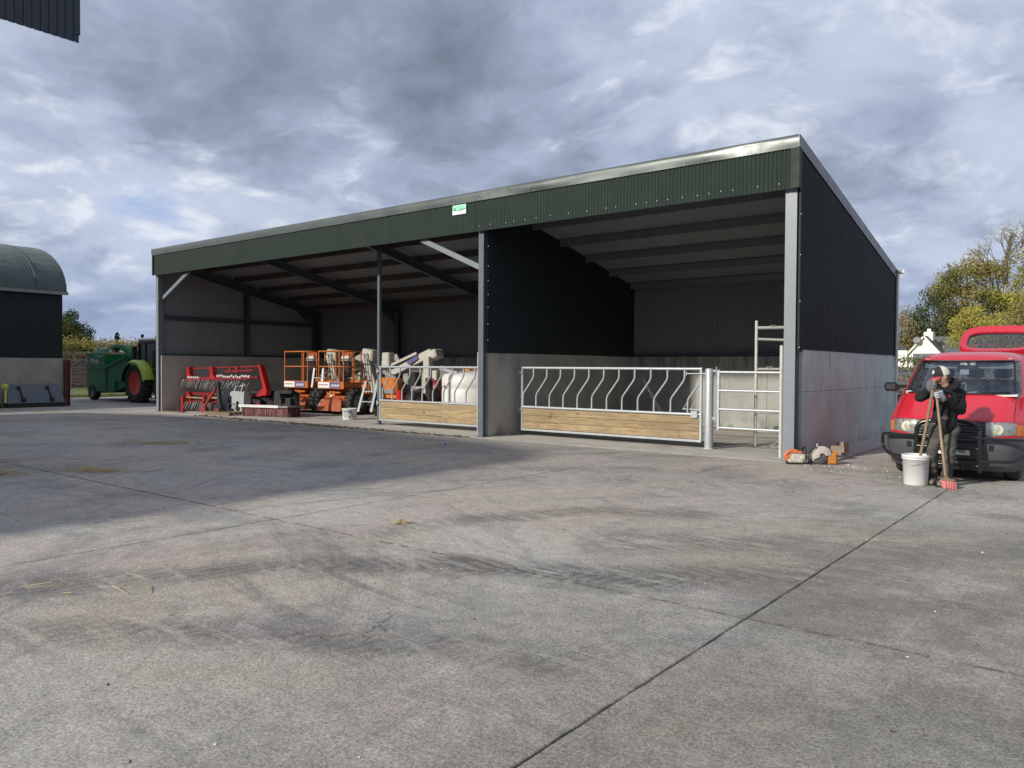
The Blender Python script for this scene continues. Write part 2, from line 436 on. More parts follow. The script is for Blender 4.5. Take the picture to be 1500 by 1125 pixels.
# yard surface: weathered brushed concrete with tyre scuffs
def yard_material():
    m = bpy.data.materials.new('yard_concrete'); m.use_nodes = True; g = G(m.node_tree)
    b = g.n['Principled BSDF']; pos = g.new('ShaderNodeNewGeometry').outputs['Position']
    big = g.noise(pos, .16, 5, .55, .6)
    c = g.mix(g.maprange(big, .38, .64), (.465, .438, .39), (.37, .347, .308))
    tan = g.noise(g.mapping(pos, loc=(4, 11, 0)), .33, 6, .62, .5)
    c = g.mix(g.math('MULTIPLY', g.maprange(tan, .45, .62), .8), c, (.46, .392, .31))
    pink = g.noise(g.mapping(pos, loc=(21, 3, 0)), .42, 6, .62, .5)
    c = g.mix(g.math('MULTIPLY', g.maprange(pink, .47, .63), .5), c, (.48, .385, .355))
    cool = g.noise(g.mapping(pos, loc=(2, 33, 0)), .7, 8, .7, .3)
    c = g.mix(g.math('MULTIPLY', g.maprange(cool, .46, .66), .7), c, (.235, .225, .21))
    pale = g.noise(g.mapping(pos, loc=(51, 8, 0)), 1.6, 9, .72, .2)
    c = g.mix(g.math('MULTIPLY', g.maprange(pale, .55, .75), .45), c, (.51, .475, .43))
    # tyre scuffs: broken smears along the wheel paths
    wv = g.noise(pos, .9, 4, .6, 0, 1)
    P2 = g.vmath('ADD', pos, g.vmath('SCALE', g.vmath('SUBTRACT', wv, (.5, .5, .5)), .7))
    segs = SCUFFS
    acc = None
    for (ax, ay, bx, by, w, a) in segs:
        A = (ax, ay, 0); BA = (bx-ax, by-ay, 0); L2 = BA[0]**2+BA[1]**2
        pa = g.vmath('MULTIPLY', g.vmath('SUBTRACT', P2, A), (1, 1, 0))
        h = g.math('DIVIDE', g.vmath('DOT_PRODUCT', pa, BA, 1), L2, clamp=True)
        dist = g.vmath('LENGTH', g.vmath('SUBTRACT', pa, g.vmath('SCALE', BA, h)), out=1)
        k = g.math('MULTIPLY', g.maprange(dist, w*1.0, w*.15), a)
        acc = k if acc is None else g.math('MAXIMUM', acc, k)
    br = g.noise(g.mapping(pos, rot=(0, 0, radians(35)), scale=(1.2, 6.0, 1)), 1.0, 8, .7, .4)
    px_, py_, pz_ = g.sep(pos)
    # lug chevrons along the main wheel path
    ca, sa = cos(radians(33)), sin(radians(33))
    rx, ry = g.math('SUBTRACT', px_, 23.0), g.math('SUBTRACT', py_, -8.75)
    u_ = g.math('ADD', g.math('MULTIPLY', rx, ca), g.math('MULTIPLY', ry, sa)); v_ = g.math('SUBTRACT', g.math('MULTIPLY', ry, ca), g.math('MULTIPLY', rx, sa))
    wob = g.math('MULTIPLY', g.noise(pos, 1.6, 6, .7), .55)
    chev = g.math('SINE', g.math('MULTIPLY', g.math('ADD', g.math('ADD', u_, wob), g.math('MULTIPLY', g.math('ABSOLUTE', v_), .9)), 2*pi/.15))
    sm = g.math('MULTIPLY', acc, g.math('MULTIPLY', g.maprange(br, .34, .54), g.maprange(chev, -.8, .9, .66, 1.0)))
    c = g.mix(g.math('MULTIPLY', sm, .88), c, (.10, .097, .092))
    # sweeping streaks left by turning wheels and the yard scraper
    for (cx, cy, fr, ft, sd, dk, lt) in ((23.6, -2.4, 4.2, 1.3, 3.0, .60, .35), (17.2, -15.0, 3.6, 1.6, 11.0, .50, .35), (30.5, -11.0, 3.4, 1.8, 5.0, .55, .4)):
        qx, qy = g.math('SUBTRACT', px_, cx), g.math('SUBTRACT', py_, cy)
        rr = g.math('SQRT', g.math('ADD', g.math('MULTIPLY', qx, qx), g.math('MULTIPLY', qy, qy))); th = g.math('ARCTAN2', qy, qx)
        n_ = g.noise(g.comb(g.math('MULTIPLY', rr, fr), g.math('MULTIPLY', th, ft), sd), 1.0, 8, .68, .35)
        gate = g.maprange(g.noise(g.mapping(pos, loc=(sd, sd*2, 0)), .35, 4, .6), .42, .62)
        c = g.mix(g.math('MULTIPLY', g.math('MULTIPLY', g.maprange(n_, .52, .70), gate), dk), c, (.15, .145, .135))
        c = g.mix(g.math('MULTIPLY', g.math('MULTIPLY', g.maprange(n_, .47, .33), gate), lt), c, (.50, .465, .42))
    # browner, dirtier areas
    for (cx, cy, rad, amt) in ((27.0, -8.2, 5.0, .85), (25.6, -11.6, 3.0, .6), (24.5, -5.2, 2.6, .5), (12.5, -9.8, 3.2, .6), (22.6, -3.0, 2.6, .35)):
        dd = g.vmath('LENGTH', g.vmath('SUBTRACT', g.vmath('MULTIPLY', P2, (1, 1, 0)), (cx, cy, 0)), out=1)
        k = g.math('MULTIPLY', g.maprange(dd, rad, rad*.2), g.maprange(g.noise(g.mapping(pos, loc=(cx, 0, 0)), .9, 8, .7), .34, .6))
        c = g.mix(g.math('MULTIPLY', k, amt), c, (.20, .186, .150))
    # dirt packed along the joints
    jn = g.noise(pos, 5, 6, .7); jw = g.math('MULTIPLY', g.math('SUBTRACT', g.noise(pos, 3, 5, .7), .5), .05)
    for dcoord, k0, wdt in ((g.math('SUBTRACT', px_, 24.74), .6, .020), (g.math('SUBTRACT', px_, 19.6), .6, .022), (g.math('ADD', py_, 8.8), .85, .030)):
        k = g.math('MULTIPLY', g.maprange(g.math('ABSOLUTE', g.math('ADD', dcoord, jw)), wdt, wdt*.25), g.maprange(jn, .36, .56))
        c = g.mix(g.math('MULTIPLY', k, k0), c, (.075, .068, .058))
    scr = g.noise(g.mapping(pos, rot=(0, 0, radians(12)), scale=(14, .5, 1)), 1.0, 5, .6, .3)
    c = g.mix(g.math('MULTIPLY', g.maprange(scr, .60, .74), .30), c, (.52, .49, .45))
    # hairline cracks
    cv = g.voro(g.vmath('ADD', pos, g.vmath('SCALE', g.vmath('SUBTRACT', g.noise(pos, 1.6, 6, .6, 0, 1), (.5, .5, .5)), .9)), .21, 'DISTANCE_TO_EDGE')
    c = g.mix(g.math('MULTIPLY', g.maprange(cv, .0022, .0006), g.maprange(g.noise(g.mapping(pos, loc=(7, 7, 0)), .5, 3, .5), .48, .58, 0, .7)), c, (.07, .065, .058))
    # oil and slurry drips
    ov = g.voro(g.vmath('ADD', pos, g.vmath('SCALE', g.vmath('SUBTRACT', g.noise(pos, 3, 4, .6, 0, 1), (.5, .5, .5)), .35)), .55)
    c = g.mix(g.math('MULTIPLY', g.maprange(ov, .16, .02), g.maprange(g.noise(g.mapping(pos, loc=(1, 9, 0)), .6, 3, .5), .5, .6, 0, .6)), c, (.13, .12, .105))
    # grain: exposed aggregate and laitance flecks
    ag = g.noise(pos, 44, 7, .82)
    c = g.vmath('SCALE', c, g.maprange(ag, .32, .68, .57, 1.43, False))
    ag3 = g.voro(pos, 85)
    c = g.vmath('SCALE', c, g.maprange(ag3, .1, .75, 1.22, .74, False))
    ag2 = g.noise(pos, 7, 7, .75)
    c = g.vmath('SCALE', c, g.maprange(ag2, .3, .7, .78, 1.20, False))
    spk = g.voro(pos, 17)
    c = g.mix(g.math('MULTIPLY', g.maprange(spk, .09, .04), g.maprange(g.noise(pos, 1.3, 4, .6), .5, .62)), c, (.10, .095, .09))
    g.put(b.inputs['Base Color'], c)
    b.inputs['Roughness'].default_value = .82; b.inputs['Specular IOR Level'].default_value = .3
    hgt = g.math('ADD', g.math('MULTIPLY', ag, .6), g.math('MULTIPLY', g.noise(pos, 12, 6, .7), .6))
    g.put(b.inputs['Normal'], g.bump(hgt, .75, .012))
    return m
SCUFFS = [  # x0,y0,x1,y1,half width,strength
    (19.9, -13.2, 20.3, -11.6, .55, .6), (20.3, -11.6, 21.3, -9.9, .5, .8), (21.3, -9.9, 22.2, -9.1, .45, .9), (22.2, -9.1, 23.0, -8.75, .45, 1.0),
    (23.0, -8.75, 23.9, -8.3, .55, 1.0), (23.9, -8.3, 24.7, -7.4, .55, .9), (24.7, -7.4, 25.3, -6.2, .5, .7),
    (21.0, -8.6, 21.2, -7.4, .4, .5), (21.2, -7.4, 21.8, -6.3, .4, .75), (21.8, -6.3, 22.9, -5.6, .4, .65),
    (23.0, -7.4, 24.2, -6.4, .6, .75), (24.2, -6.4, 25.2, -7.1, .55, .6), (24.7, -6.2, 26.0, -5.3, .45, .6),
    (22.0, -11.4, 23.2, -10.6, .4, .7), (23.2, -10.6, 24.3, -10.1, .35, .7), (21.2, -12.2, 22.2, -11.2, .45, .6),
    (25.6, -3.6, 28.0, -4.4, .5, .6), (18.5, -4.2, 20.5, -2.6, .5, .45), (25.2, -8.0, 26.6, -7.2, .5, .5)]
YARD = yard_material()
SLABM = mat('shed_floor_concrete', (.44, .415, .37), .85, var=.12, scale=1.5, bump=.3, bscale=60, dirt=(.2, .185, .16), dirtamt=.5, dscale=1.2)
JOINT = mat('joint_dirt', (.085, .077, .065), .95, var=.3, scale=20)

def grass_material():
    m = bpy.data.materials.new('pasture'); m.use_nodes = True; g = G(m.node_tree)
    b = g.n['Principled BSDF']; pos = g.new('ShaderNodeNewGeometry').outputs['Position']
    c = g.mix(g.maprange(g.noise(pos, .25, 6, .65), .35, .65), (.085, .125, .03), (.14, .15, .05))
    c = g.vmath('SCALE', c, g.maprange(g.noise(pos, 3, 8, .75), .3, .7, .6, 1.4, False))
    g.put(b.inputs['Base Color'], c); b.inputs['Roughness'].default_value = .9
    g.put(b.inputs['Normal'], g.bump(g.noise(pos, 8, 6, .8), .8, .08))
    return m
PASTURE = grass_material()

# ------------------------------------------------------------------ ground
s = MB(); s.grid([[(x, y, -.05) for x in (-900, -100, 60, 900)] for y in (-900, -60, 60, 900)], smooth=False)
tag(s.build('ground', PASTURE), kind='structure')
s = MB(); s.box(-14.2, 60, -45, 30, -.045, -.011)
tag(s.build('yard_bed', JOINT), kind='structure')
yard = thing('yard', None, None); yard['kind'] = 'structure'
def slab(x0, x1, y0, y1, z=0.0, jit=.0045):
    R = RND
    def edge(a, b):
        L = (V(*b)-V(*a)).length; n = max(1, min(110, int(L/.12))); o = []
        for i in range(n):
            t = i/n; p = V(*a).lerp(V(*b), t)
            if 0 < i: p += V(R.uniform(-jit, jit), R.uniform(-jit, jit), 0)
            o.append(p)
        return o
    gp = .004
    ring = edge((x0+gp, y0+gp, z), (x1-gp, y0+gp, z))+edge((x1-gp, y0+gp, z), (x1-gp, y1-gp, z))+edge((x1-gp, y1-gp, z), (x0+gp, y1-gp, z))+edge((x0+gp, y1-gp, z), (x0+gp, y0+gp, z))
    cx, cy = (x0+x1)/2, (y0+y1)/2; n = len(ring)
    inner = [V(p.x+(.006 if p.x < cx else -.006)*(abs(p.x-cx) > abs(x1-x0)/2-.05), p.y+(.006 if p.y < cy else -.006)*(abs(p.y-cy) > abs(y1-y0)/2-.05), z) for p in ring]
    low = [V(p.x, p.y, z-.004) for p in ring]; bot = [V(p.x, p.y, z-.0105) for p in ring]
    mb = MB(); mb.add(inner+low+bot, [list(range(n))]+[(i, n+i, n+(i+1) % n, (i+1) % n)[::-1] for i in range(n)]+[(n+i, 2*n+i, 2*n+(i+1) % n, n+(i+1) % n)[::-1] for i in range(n)])
    return mb.build('concrete_slab', YARD, yard)
xs = [-14.2, 4.4, 19.6, 24.74, 29.9, 45, 60]
for i in range(len(xs)-1):
    ys = [-45, -30, -19, -8.8, .0 if xs[i] < 20 else .0, 30]
    for j in range(len(ys)-1):
        if j == 4:      # behind the shed front line: leave the shed footprint to its own floor
            if xs[i+1] <= 4.5: slab(xs[i], 0.0, -.14, 30)
            elif xs[i] >= 24: slab(xs[i], xs[i+1], -.14, 30)
            elif xs[i] == 19.6: slab(22.32, xs[i+1], -.14, 30)
            continue
        slab(xs[i], xs[i+1], ys[j], ys[j+1] if j < 3 else -.14)
s = MB(); s.poly([V(0, -.13, -.03), V(0, 7.0, -.03), V(0, 7.0, .012), V(0, .02, .012), V(0, -.128, .001)], 22.32, (1, 0, 0))
tag(s.build('shed_floor', SLABM), kind='structure')

# ------------------------------------------------------------------ corrugated sheets
def corr(mb, o, u, L, nrm, zfun, pitch=.0762, amp=.0115, seg=6, t=.004, mo=0, mi_=1, sx=None):
    """sheet starting at o, waves running along u for length L; zfun(s) -> (bottom point offset, top point offset) vectors"""
    o, u, nrm = Vector(o), Vector(u).normalized(), Vector(nrm).normalized()
    n = max(2, int(round(L/pitch*seg))); front = []; back = []
    for i in range(n+1):
        sv = L*i/n; w = amp*cos(2*pi*sv/pitch)
        a, b = zfun(sv)
        base = o+u*sv
        front.append((base+a+nrm*w, base+b+nrm*w)); back.append((base+a+nrm*(w-t), base+b+nrm*(w-t)))
    k = n+1
    vs = [p[0] for p in front]+[p[1] for p in front]+[p[0] for p in back]+[p[1] for p in back]
    mb.add(vs, [(i, i+1, k+i+1, k+i) for i in range(n)], True, mo)
    mb.add(vs, [(2*k+i, 3*k+i, 3*k+i+1, 2*k+i+1) for i in range(n)], True, mi_)
    mb.add(vs, [(i, 2*k+i, 2*k+i+1, i+1) for i in range(n)], False, mo)
    mb.add(vs, [(k+i, k+i+1, 3*k+i+1, 3*k+i) for i in range(n)], False, mo)
    return mb

def hbeam(mb, p, q, w, d, t=.012, depth_dir=(0, 1, 0)):
    """H section between p and q: flanges w wide, d deep along depth_dir"""
    p, q = Vector(p), Vector(q); a = (q-p).normalized(); L = (q-p).length
    dd = Vector(depth_dir); dd = (dd-a*dd.dot(a)).normalized(); b = a.cross(dd); c = (p+q)/2
    for sgn in (-1, 1): mb.obox(c+dd*sgn*(d/2-t/2), a, b, dd, L/2, w/2, t/2)
    mb.obox(c, a, b, dd, L/2, t*.4, d/2-t-.001)
    return mb

# ------------------------------------------------------------------ the open-fronted shed
SW, SD, XD = 22.13, 6.94, 14.92
def zr(y): return 5.585-.2225*y
shed = thing('open_fronted_shed', 'long dark green mono pitch farm shed with open front and concrete lower walls', 'shed')
# roof sheet: waves run across, sheet falls to the back
s = MB(); corr(s, (0.0, -.14, zr(-.14)), (1, 0, 0), SW, (0, .217, .976), lambda q: (V(0, 7.24, zr(7.1)-zr(-.14)), V(0, 0, 0)))
roof = s.build('roof_sheet', [GREEN, SOFFIT], shed)
# fascia in two runs, split at the middle column
for a, b in ((0.03, 14.80), (14.81, 22.03)):
    s = MB(); corr(s, (a, -.12, 4.731), (1, 0, 0), b-a, (0, -1, 0), lambda q: (V(0, 0, 0), V(0, 0, .76)))
    s.build('fascia_sheet', [GREEN, INDARK], shed)
# fixing rails behind the fascia
s = MB(); s.box(.2, SW-.2, -.10, -.04, 5.36, 5.5); s.box(.2, SW-.2, -.10, -.04, 4.83, 4.93)
s.build('fascia_rail', ZINC, shed)
# ridge flashing with dents where it was screwed down
rr = random.Random(3)
ph = [(rr.uniform(.55, 2.6), rr.uniform(0, 6.3), rr.uniform(.4, 1)) for _ in range(9)]
def dent(x):
    k = .35+.65*max(0, min(1, (x-9)/8))
    return k*sum(a*sin(f*2*x+p) for f, p, a in ph)/4.2
s = MB(); rows = []
for i in range(330):
    x = -.03+(SW+.05)*i/329; d = dent(x); e = dent(x+3.3)
    rows.append([V(x, -.150+.004*e, 5.418), V(x, -.152-.010*d, 5.47), V(x, -.154-.024*d, 5.53), V(x, -.150-.016*d+.006*e, 5.585), V(x, -.140, 5.630+.008*d), V(x, -.122, 5.645), V(x, .22, zr(.22)+.03)])
s.grid(rows)
s.build('ridge_flashing', FLASH, shed)
# verge flashings, corner strip
def slope_strip(x, yo, z0, h, mb, tk=.006):
    p = [V(x, -.16, zr(-.16)+z0), V(x, 7.12, zr(7.12)+z0), V(x, 7.12, zr(7.12)+z0-h), V(x, -.16, zr(-.16)+z0-h)]
    mb.poly(p, tk, (1, 0, 0))
s = MB(); slope_strip(SW+.022, 0, .026, .21, s)
s.poly([V(SW-.2, -.10, zr(-.10)+.022), V(SW+.03, -.10, zr(-.10)+.024), V(SW+.03, 7.12, zr(7.12)+.024), V(SW-.2, 7.12, zr(7.12)+.022)], .005, (0, 0, 1))
s.build('verge_flashing', FLASHS, shed)
s = MB(); slope_strip(-.034, 0, .026, .2, s); s.build('verge_flashing', FLASHS, shed)
s = MB(); s.box(SW-.125, SW+.028, -.147, -.141, 4.735, 5.42); s.box(SW+.022, SW+.028, -.141, .0, 4.735, 5.42)
s.build('corner_flashing', GREEN, shed); s = MB(); s.box(-.03, .05, -.147, -.141, 4.735, 5.42)
s.build('corner_flashing', GREEN, shed)
# gable cladding right: outer face dark, full height above the concrete
s = MB(); corr(s, (SW, .04, 1.93), (0, 1, 0), SD, (1, 0, 0), lambda q: (V(0, 0, 0), V(0, 0, zr(.04+q)-1.93-.05)))
s.build('gable_cladding', [NAVY, INDARK], shed)
s = MB(); s.box(SW-.012, SW+.016, -.01, .035, 1.95, 5.35); s.build('corner_flashing', GREEN, shed)
s = MB(); s.box(SW-.01, SW+.03, SD-.03, SD+.06, 1.95, zr(SD)); s.build('corner_flashing', GREEN, shed)
# left gable
s = MB(); corr(s, (0.0, .04, 1.93), (0, 1, 0), SD, (-1, 0, 0), lambda q: (V(0, 0, 0), V(0, 0, zr(.04+q)-1.93-.05)))
s.build('gable_cladding', [NAVY, INNER], shed)
# back wall cladding in two tones: machinery bay and cattle bay
s = MB(); corr(s, (0.02, SD, 1.93), (1, 0, 0), XD-.1, (0, 1, 0), lambda q: (V(0, 0, 0), V(0, 0, zr(SD)-1.93-.05)))
s.build('back_cladding', [NAVY, INDARK], shed)
s = MB(); corr(s, (XD, SD, 1.93), (1, 0, 0), SW-XD-.02, (0, 1, 0), lambda q: (V(0, 0, 0), V(0, 0, zr(SD)-1.93-.05)), amp=.017)
s.build('back_cladding', [NAVY, INDARK], shed)
# divider cladding, dark face toward the cattle bay
s = MB(); corr(s, (XD+.09, .10, 1.955), (0, 1, 0), SD-.18, (1, 0, 0), lambda q: (V(0, 0, 0), V(0, 0, zr(.1+q)-1.955-.03)))
s.build('divider_cladding', [NAVY, INDARK], shed)

# concrete walls cast in lifts: each formwork panel stands as its own piece with a fine open joint
def conc_wall(name, axis, fixed, thick, a0, a1, joints, zs, m, core=True):
    root_mb = MB()
    root_mb_c = (fixed+thick/2)
    e = .012
    if axis == 1: root_mb.box(fixed+e, fixed+thick-e, a0+e, a1-e, 0, zs[-1]-e)
    else: root_mb.box(a0+e, a1-e, fixed+e, fixed+thick-e, 0, zs[-1]-e)
    w = root_mb.build(name, JOINT, shed)
    J = [a0]+joints+[a1]
    for i in range(len(J)-1):
        for k in range(len(zs)-1):
            gp = .0035; o = RND.uniform(-.0015, .0015)
            b0, b1 = J[i]+(gp if i else 0), J[i+1]-(gp if i < len(J)-2 else 0)
            c0, c1 = zs[k]+(gp*.6 if k else 0), zs[k+1]-(gp*.6 if k < len(zs)-2 else 0)
            mb = MB()
            if axis == 1: mb.box(fixed+o, fixed+thick+o, b0, b1, c0, c1, .006)
            else: mb.box(b0, b1, fixed+o, fixed+thick+o, c0, c1, .006)
            mb.build('concrete_panel', m, w)
    return w
conc_wall('gable_wall', 1, SW-.19, .20, .24, SD+.05, [1.0, 3.88, 6.3], [0, 1.22, 1.965], CONCG)
conc_wall('gable_wall', 1, .01, .20, .06, SD-.02, [1.21, 3.7, 6.0], [0, 1.965], CONCL)
conc_wall('divider_wall', 1, XD-.13, .20, .16, SD-.24, [1.06, 3.4, 5.2], [0, 1.955], CONC)
conc_wall('back_wall', 0, SD-.22, .20, .22, SW-.20, [2.6, 5.15, 7.6, 10.1, 12.5, 14.7, 16.63, 19.1, 21.4], [0, 1.96], CONCK)
s = MB(); s.poly([V(SW+.012, .42, 0), V(SW+.50, .42, 0), V(SW+.50, .42, .035), V(SW+.012, .42, .10)], 6.6, (0, 1, 0))
s.build('wall_footing', PLINTH, shed)

# steel frame
s = MB(); hbeam(s, (SW-.145, .09, 0), (SW-.145, .09, 5.3), .20, .21); s.box(SW-.27, SW-.02, -.05, .23, .012, .03)
s.build('column', STEELM, shed)
s = MB(); hbeam(s, (XD-.02, .09, 0), (XD-.02, .09, 5.3), .15, .22); s.box(XD-.14, XD+.10, -.05, .25, .012, .03)
s.build('column', STEEL, shed)
s = MB(); hbeam(s, (.075, .09, 0), (.075, .09, 5.3), .15, .22); s.box(-.02, .2, -.05, .25, .012, .03)
s.build('column', STEELM, shed)
s = MB(); s.box(10.135, 10.225, 1.09, 1.18, 0, zr(1.14)-.44, .006); s.box(10.06, 10.30, 1.02, 1.26, .012, .03)
s.build('column', STEELD2, shed)
for x in (.24, 5.12, 10.05, XD-.3):
    s = MB(); hbeam(s, (x, SD-.34, 0), (x, SD-.34, zr(SD-.34)-.42), .2, .2); s.build('column', STEELD, shed)
for x in (.20, 4.96, 10.0, XD-.02, SW-.16):
    s = MB(); y0, y1 = .2, SD-.1
    hbeam(s, (x, y0, zr(y0)-.325), (x, y1, zr(y1)-.325), .14, .26, depth_dir=(0, 0, 1))
    if x not in (XD-.02, SW-.16): s.poly([V(x-.03, 5.6, zr(5.6)-.45), V(x-.03, SD-.4, zr(SD-.4)-.45), V(x-.03, SD-.4, zr(SD-.4)-.9)], .06, (1, 0, 0))
    s.build('rafter', STEELD, shed)
for y in (.55, 1.75, 2.95, 4.15, 5.35, 6.55):
    s = MB(); s.box(.05, XD-.1, y-.035, y+.035, zr(y)-.185, zr(y)-.018); s.build('purlin', TIMBERD, shed)
    s = MB(); x0, x1 = XD+.12, SW-.05          # Z section
    s.box(x0, x1, y-.004, y+.004, zr(y)-.185, zr(y)-.02); s.box(x0, x1, y-.06, y-.005, zr(y)-.028, zr(y)-.02); s.box(x0, x1, y+.005, y+.065, zr(y)-.185, zr(y)-.177)
    s.build('purlin', ZINC, shed)
s = MB()
s.beam((.14, .16, 3.95), (2.1, .05, 4.76), .07, .12); s.build('knee_brace', STEELM, shed)
s = MB(); s.beam((XD-.08, .02, 3.93), (12.95, .02, 4.74), .07, .12); s.build('knee_brace', STEELM, shed)
# gable rails and post inside the machinery bay, back rail
s = MB(); s.box(.02, .09, .25, SD-.3, 3.22, 3.38); s.build('sheeting_rail', STEELD, shed)
s = MB(); hbeam(s, (.17, 3.45, 1.96), (.17, 3.45, zr(3.45)-.46), .15, .15, depth_dir=(1, 0, 0)); s.build('gable_post', STEELD, shed)
s = MB(); s.box(.06, .14, .25, SD-.2, 1.968, 2.04); s.build('sheeting_rail', STEELD, shed)
s = MB(); s.box(.3, SW-.25, SD-.14, SD-.03, 1.965, 2.05); s.build('sheeting_rail', STEELD, shed)
# gutter and downpipe at the back eave
s = MB(); s.poly([V(-.05, 7.02, 3.96), V(-.05, 7.17, 3.96), V(-.05, 7.20, 4.06), V(-.05, 7.18, 4.06), V(-.05, 7.155, 3.98), V(-.05, 7.035, 3.98), V(-.05, 7.02, 4.05), V(-.05, 7.0, 4.05)], SW+.2, (1, 0, 0)); s.build('gutter', GALV, shed)
s = MB(); s.tube([V(SW+.03, 7.08, 3.97), V(SW+.03, 7.08, .1)], .035, 8); s.build('downpipe', WHITE, shed)
# white-capped fixing screws
scr = MB(); scr.lathe([(0, .009), (.007, .008), (.0105, .003), (.011, 0)], 6, axis=(0, -1, 0)); sm = None
def screw(x, y, z, ax=0):
    global sm
    if sm is None: sm = scr.build('screw', WHITE, shed); o = sm
    else: o = sm.copy(); COL.objects.link(o); o.parent = shed
    o.location = (x, y, z)
x = 14.95
while x < 22.05:
    screw(x, -.131, 4.845+RND.uniform(-.01, .01)); x += RND.choice((.305, .381, .305, .457, .229))
x = 12.6
while x < 22.1:
    screw(x, -.158, 5.435); x += RND.uniform(.55, 1.0)
for z in (2.0, 2.8, 3.6, 4.3): screw(SW+.02, .0, z)
for z in (2.25, 2.62, 3.0, 3.3, 3.62, 3.95, 4.4): screw(XD+.11, .085, z)

# sign on the fascia
t = thing('fascia_sign', 'small green and white maker sign fixed to the shed fascia above the middle column', 'sign', (14.328, -.142, 5.288))
SIGNW = mat('sign_white', (.80, .82, .80), .4, var=.02); SIGNG = mat('sign_mint', (.34, .72, .50), .4, var=.05); SIGND = mat('sign_green', (.07, .30, .17), .4, var=.05); SIGNR = mat('sign_grey_print', (.55, .48, .47), .5)
s = MB(); s.box(-.21, .21, -.004, .003, -.11, .11); s.build('board', SIGNW, t)
s = MB(); tp = [V(-.205+.41*i/16, -.0055, -.0-.0-.035*sin(pi*i/16)+.02) for i in range(17)]
s.poly([V(.205, -.0055, .106), V(-.205, -.0055, .106)]+tp, .001, (0, 1, 0)); s.build('swoosh', SIGNG, t)
s = MB(); s.tube([p+V(0, -.002, -.008) for p in tp], .006, 5)
for i, (xx, zz, ww, hh) in enumerate([(-.17, .035, .02, .07), (-.13, .03, .035, .02), (-.13, .0, .045, .05), (-.08, .045, .05, .012), (-.02, .04, .012, .04), (.03, .055, .05, .012), (.02, .0, .06, .014), (.09, .01, .05, .035), (.13, .05, .06, .012)]):
    s.box(xx-ww/2, xx+ww/2, -.0075, -.006, zz-hh/2, zz+hh/2)
s.build('print', SIGND, t)
s = MB()
for xx, ww in ((-.05, .06), (.05, .05), (.13, .07)): s.box(xx-ww/2, xx+ww/2, -.006, -.0045, -.075, -.06)
s.build('print', SIGNR, t)
# ------------------------------------------------------------------ feed barrier gates
def feed_gate(name, label, x0, x1, y, zt=1.615, zm=.69, zb=.165, first=.34, step=.386, partial_right=True):
    t = thing(name, label, 'gate', (x0, y, 0), group='galvanised feed barrier gates')
    L = x1-x0; r = .028
    s = MB(); s.cyl((0, 0, zt), (L, 0, zt), .030, n=10); s.build('top_rail', GALV, t)
    s = MB(); s.cyl((0, 0, zm), (L, 0, zm), .030, n=10); s.build('middle_rail', GALV, t)
    s = MB(); s.box(0, L, -.03, .03, zb-.035, zb+.015, .004); s.build('bottom_channel', GALV, t)
    for x in (0.025, L-.025):
        s = MB(); s.box(x-.025, x+.025, -.0252, .0252, zb-.03, zt+.03, .004); s.build('end_upright', GALV, t)
    x = first; proto = None
    while x < L+.2:
        xt, xb = x, x-.31
        if xb > .04 and xt < L-.06:
            if proto is None:
                s = MB(); s.tube(bend([(0, 0, zt-.03-zm), (0, 0, zt-.22-zm), (-.31, 0, .30), (-.31, 0, .02)], .07), .0205, 7)
                proto = s.build('bar', GALV, t); o = proto
            else:
                o = proto.copy(); COL.objects.link(o); o.parent = t
            o.location = (xt, 0, zm)
        elif xb <= .04:
            s = MB(); zz = zm+.3+(.04-xb)/.31*(zt-.52-zm)
            s.tube(bend([(xt, 0, zt-.03), (xt, 0, zt-.22), (.05, 0, zm+.33), (.05, 0, zm+.02)], .06), .0205, 7); s.build('bar', GALV, t)
        elif xb < L-.06:
            k = (L-.05-xb)/.31
            s = MB(); s.tube(bend([(L-.05, 0, zm+.30+k*(zt-.52-zm)), (xb, 0, zm+.30), (xb, 0, zm+.02)], .06), .0205, 7); s.build('bar', GALV, t)
        x += step
    z = zb+.02; hs = ((zm-.035-z)/3)
    for k in range(3):
        s = MB(); s.box(.055, L-.055, -.02, .018+RND.uniform(-.002, .002), z+k*hs+.003, z+(k+1)*hs-.003, .005); s.build('plank', WOOD, t)
    for k in range(5):
        bx = .3+k*(L-.6)/4
        s = MB()
        for zz in (z+.08, z+hs*2+.06): s.lathe([(.014, 0), (.012, .006), (0, .009)], 7, (bx, -.02, zz), (0, -1, 0))
        s.build('coach_bolt', GALVD, t)
    return t
g1 = feed_gate('feed_gate', 'galvanised feed barrier gate in front of the machinery bay and white tank', 10.30, 14.72, 1.05, first=.42)
g2 = feed_gate('feed_gate', 'galvanised feed barrier gate closing the empty cattle bay', 15.27, 19.88, 1.05, first=.36)
for t, L, sgn in ((g1, 14.72-10.30, -1), (g2, 19.88-15.27, 1)):
    s = MB()
    s.cyl((L-.03, -.05, 1.52), (L-.03+.24*(1 if sgn > 0 else -.3), -.05, 1.52), .012, n=7); s.cyl((L-.33, -.05, 1.52), (L+.08, -.05, 1.52), .011, n=7); s.cyl((L-.33, -.05, 1.56), (L-.33, -.05, 1.47), .011, n=7)
    s.build('slide_bolt', GALV, t)
    s = MB()
    for zz in (.62, 1.5):
        s.box(-.10, .03, -.05, .05, zz-.03, zz+.03, .005); s.cyl((-.11, 0, zz-.07), (-.11, 0, zz+.07), .025, n=8)
    s.build('hinge', GALVD, t)
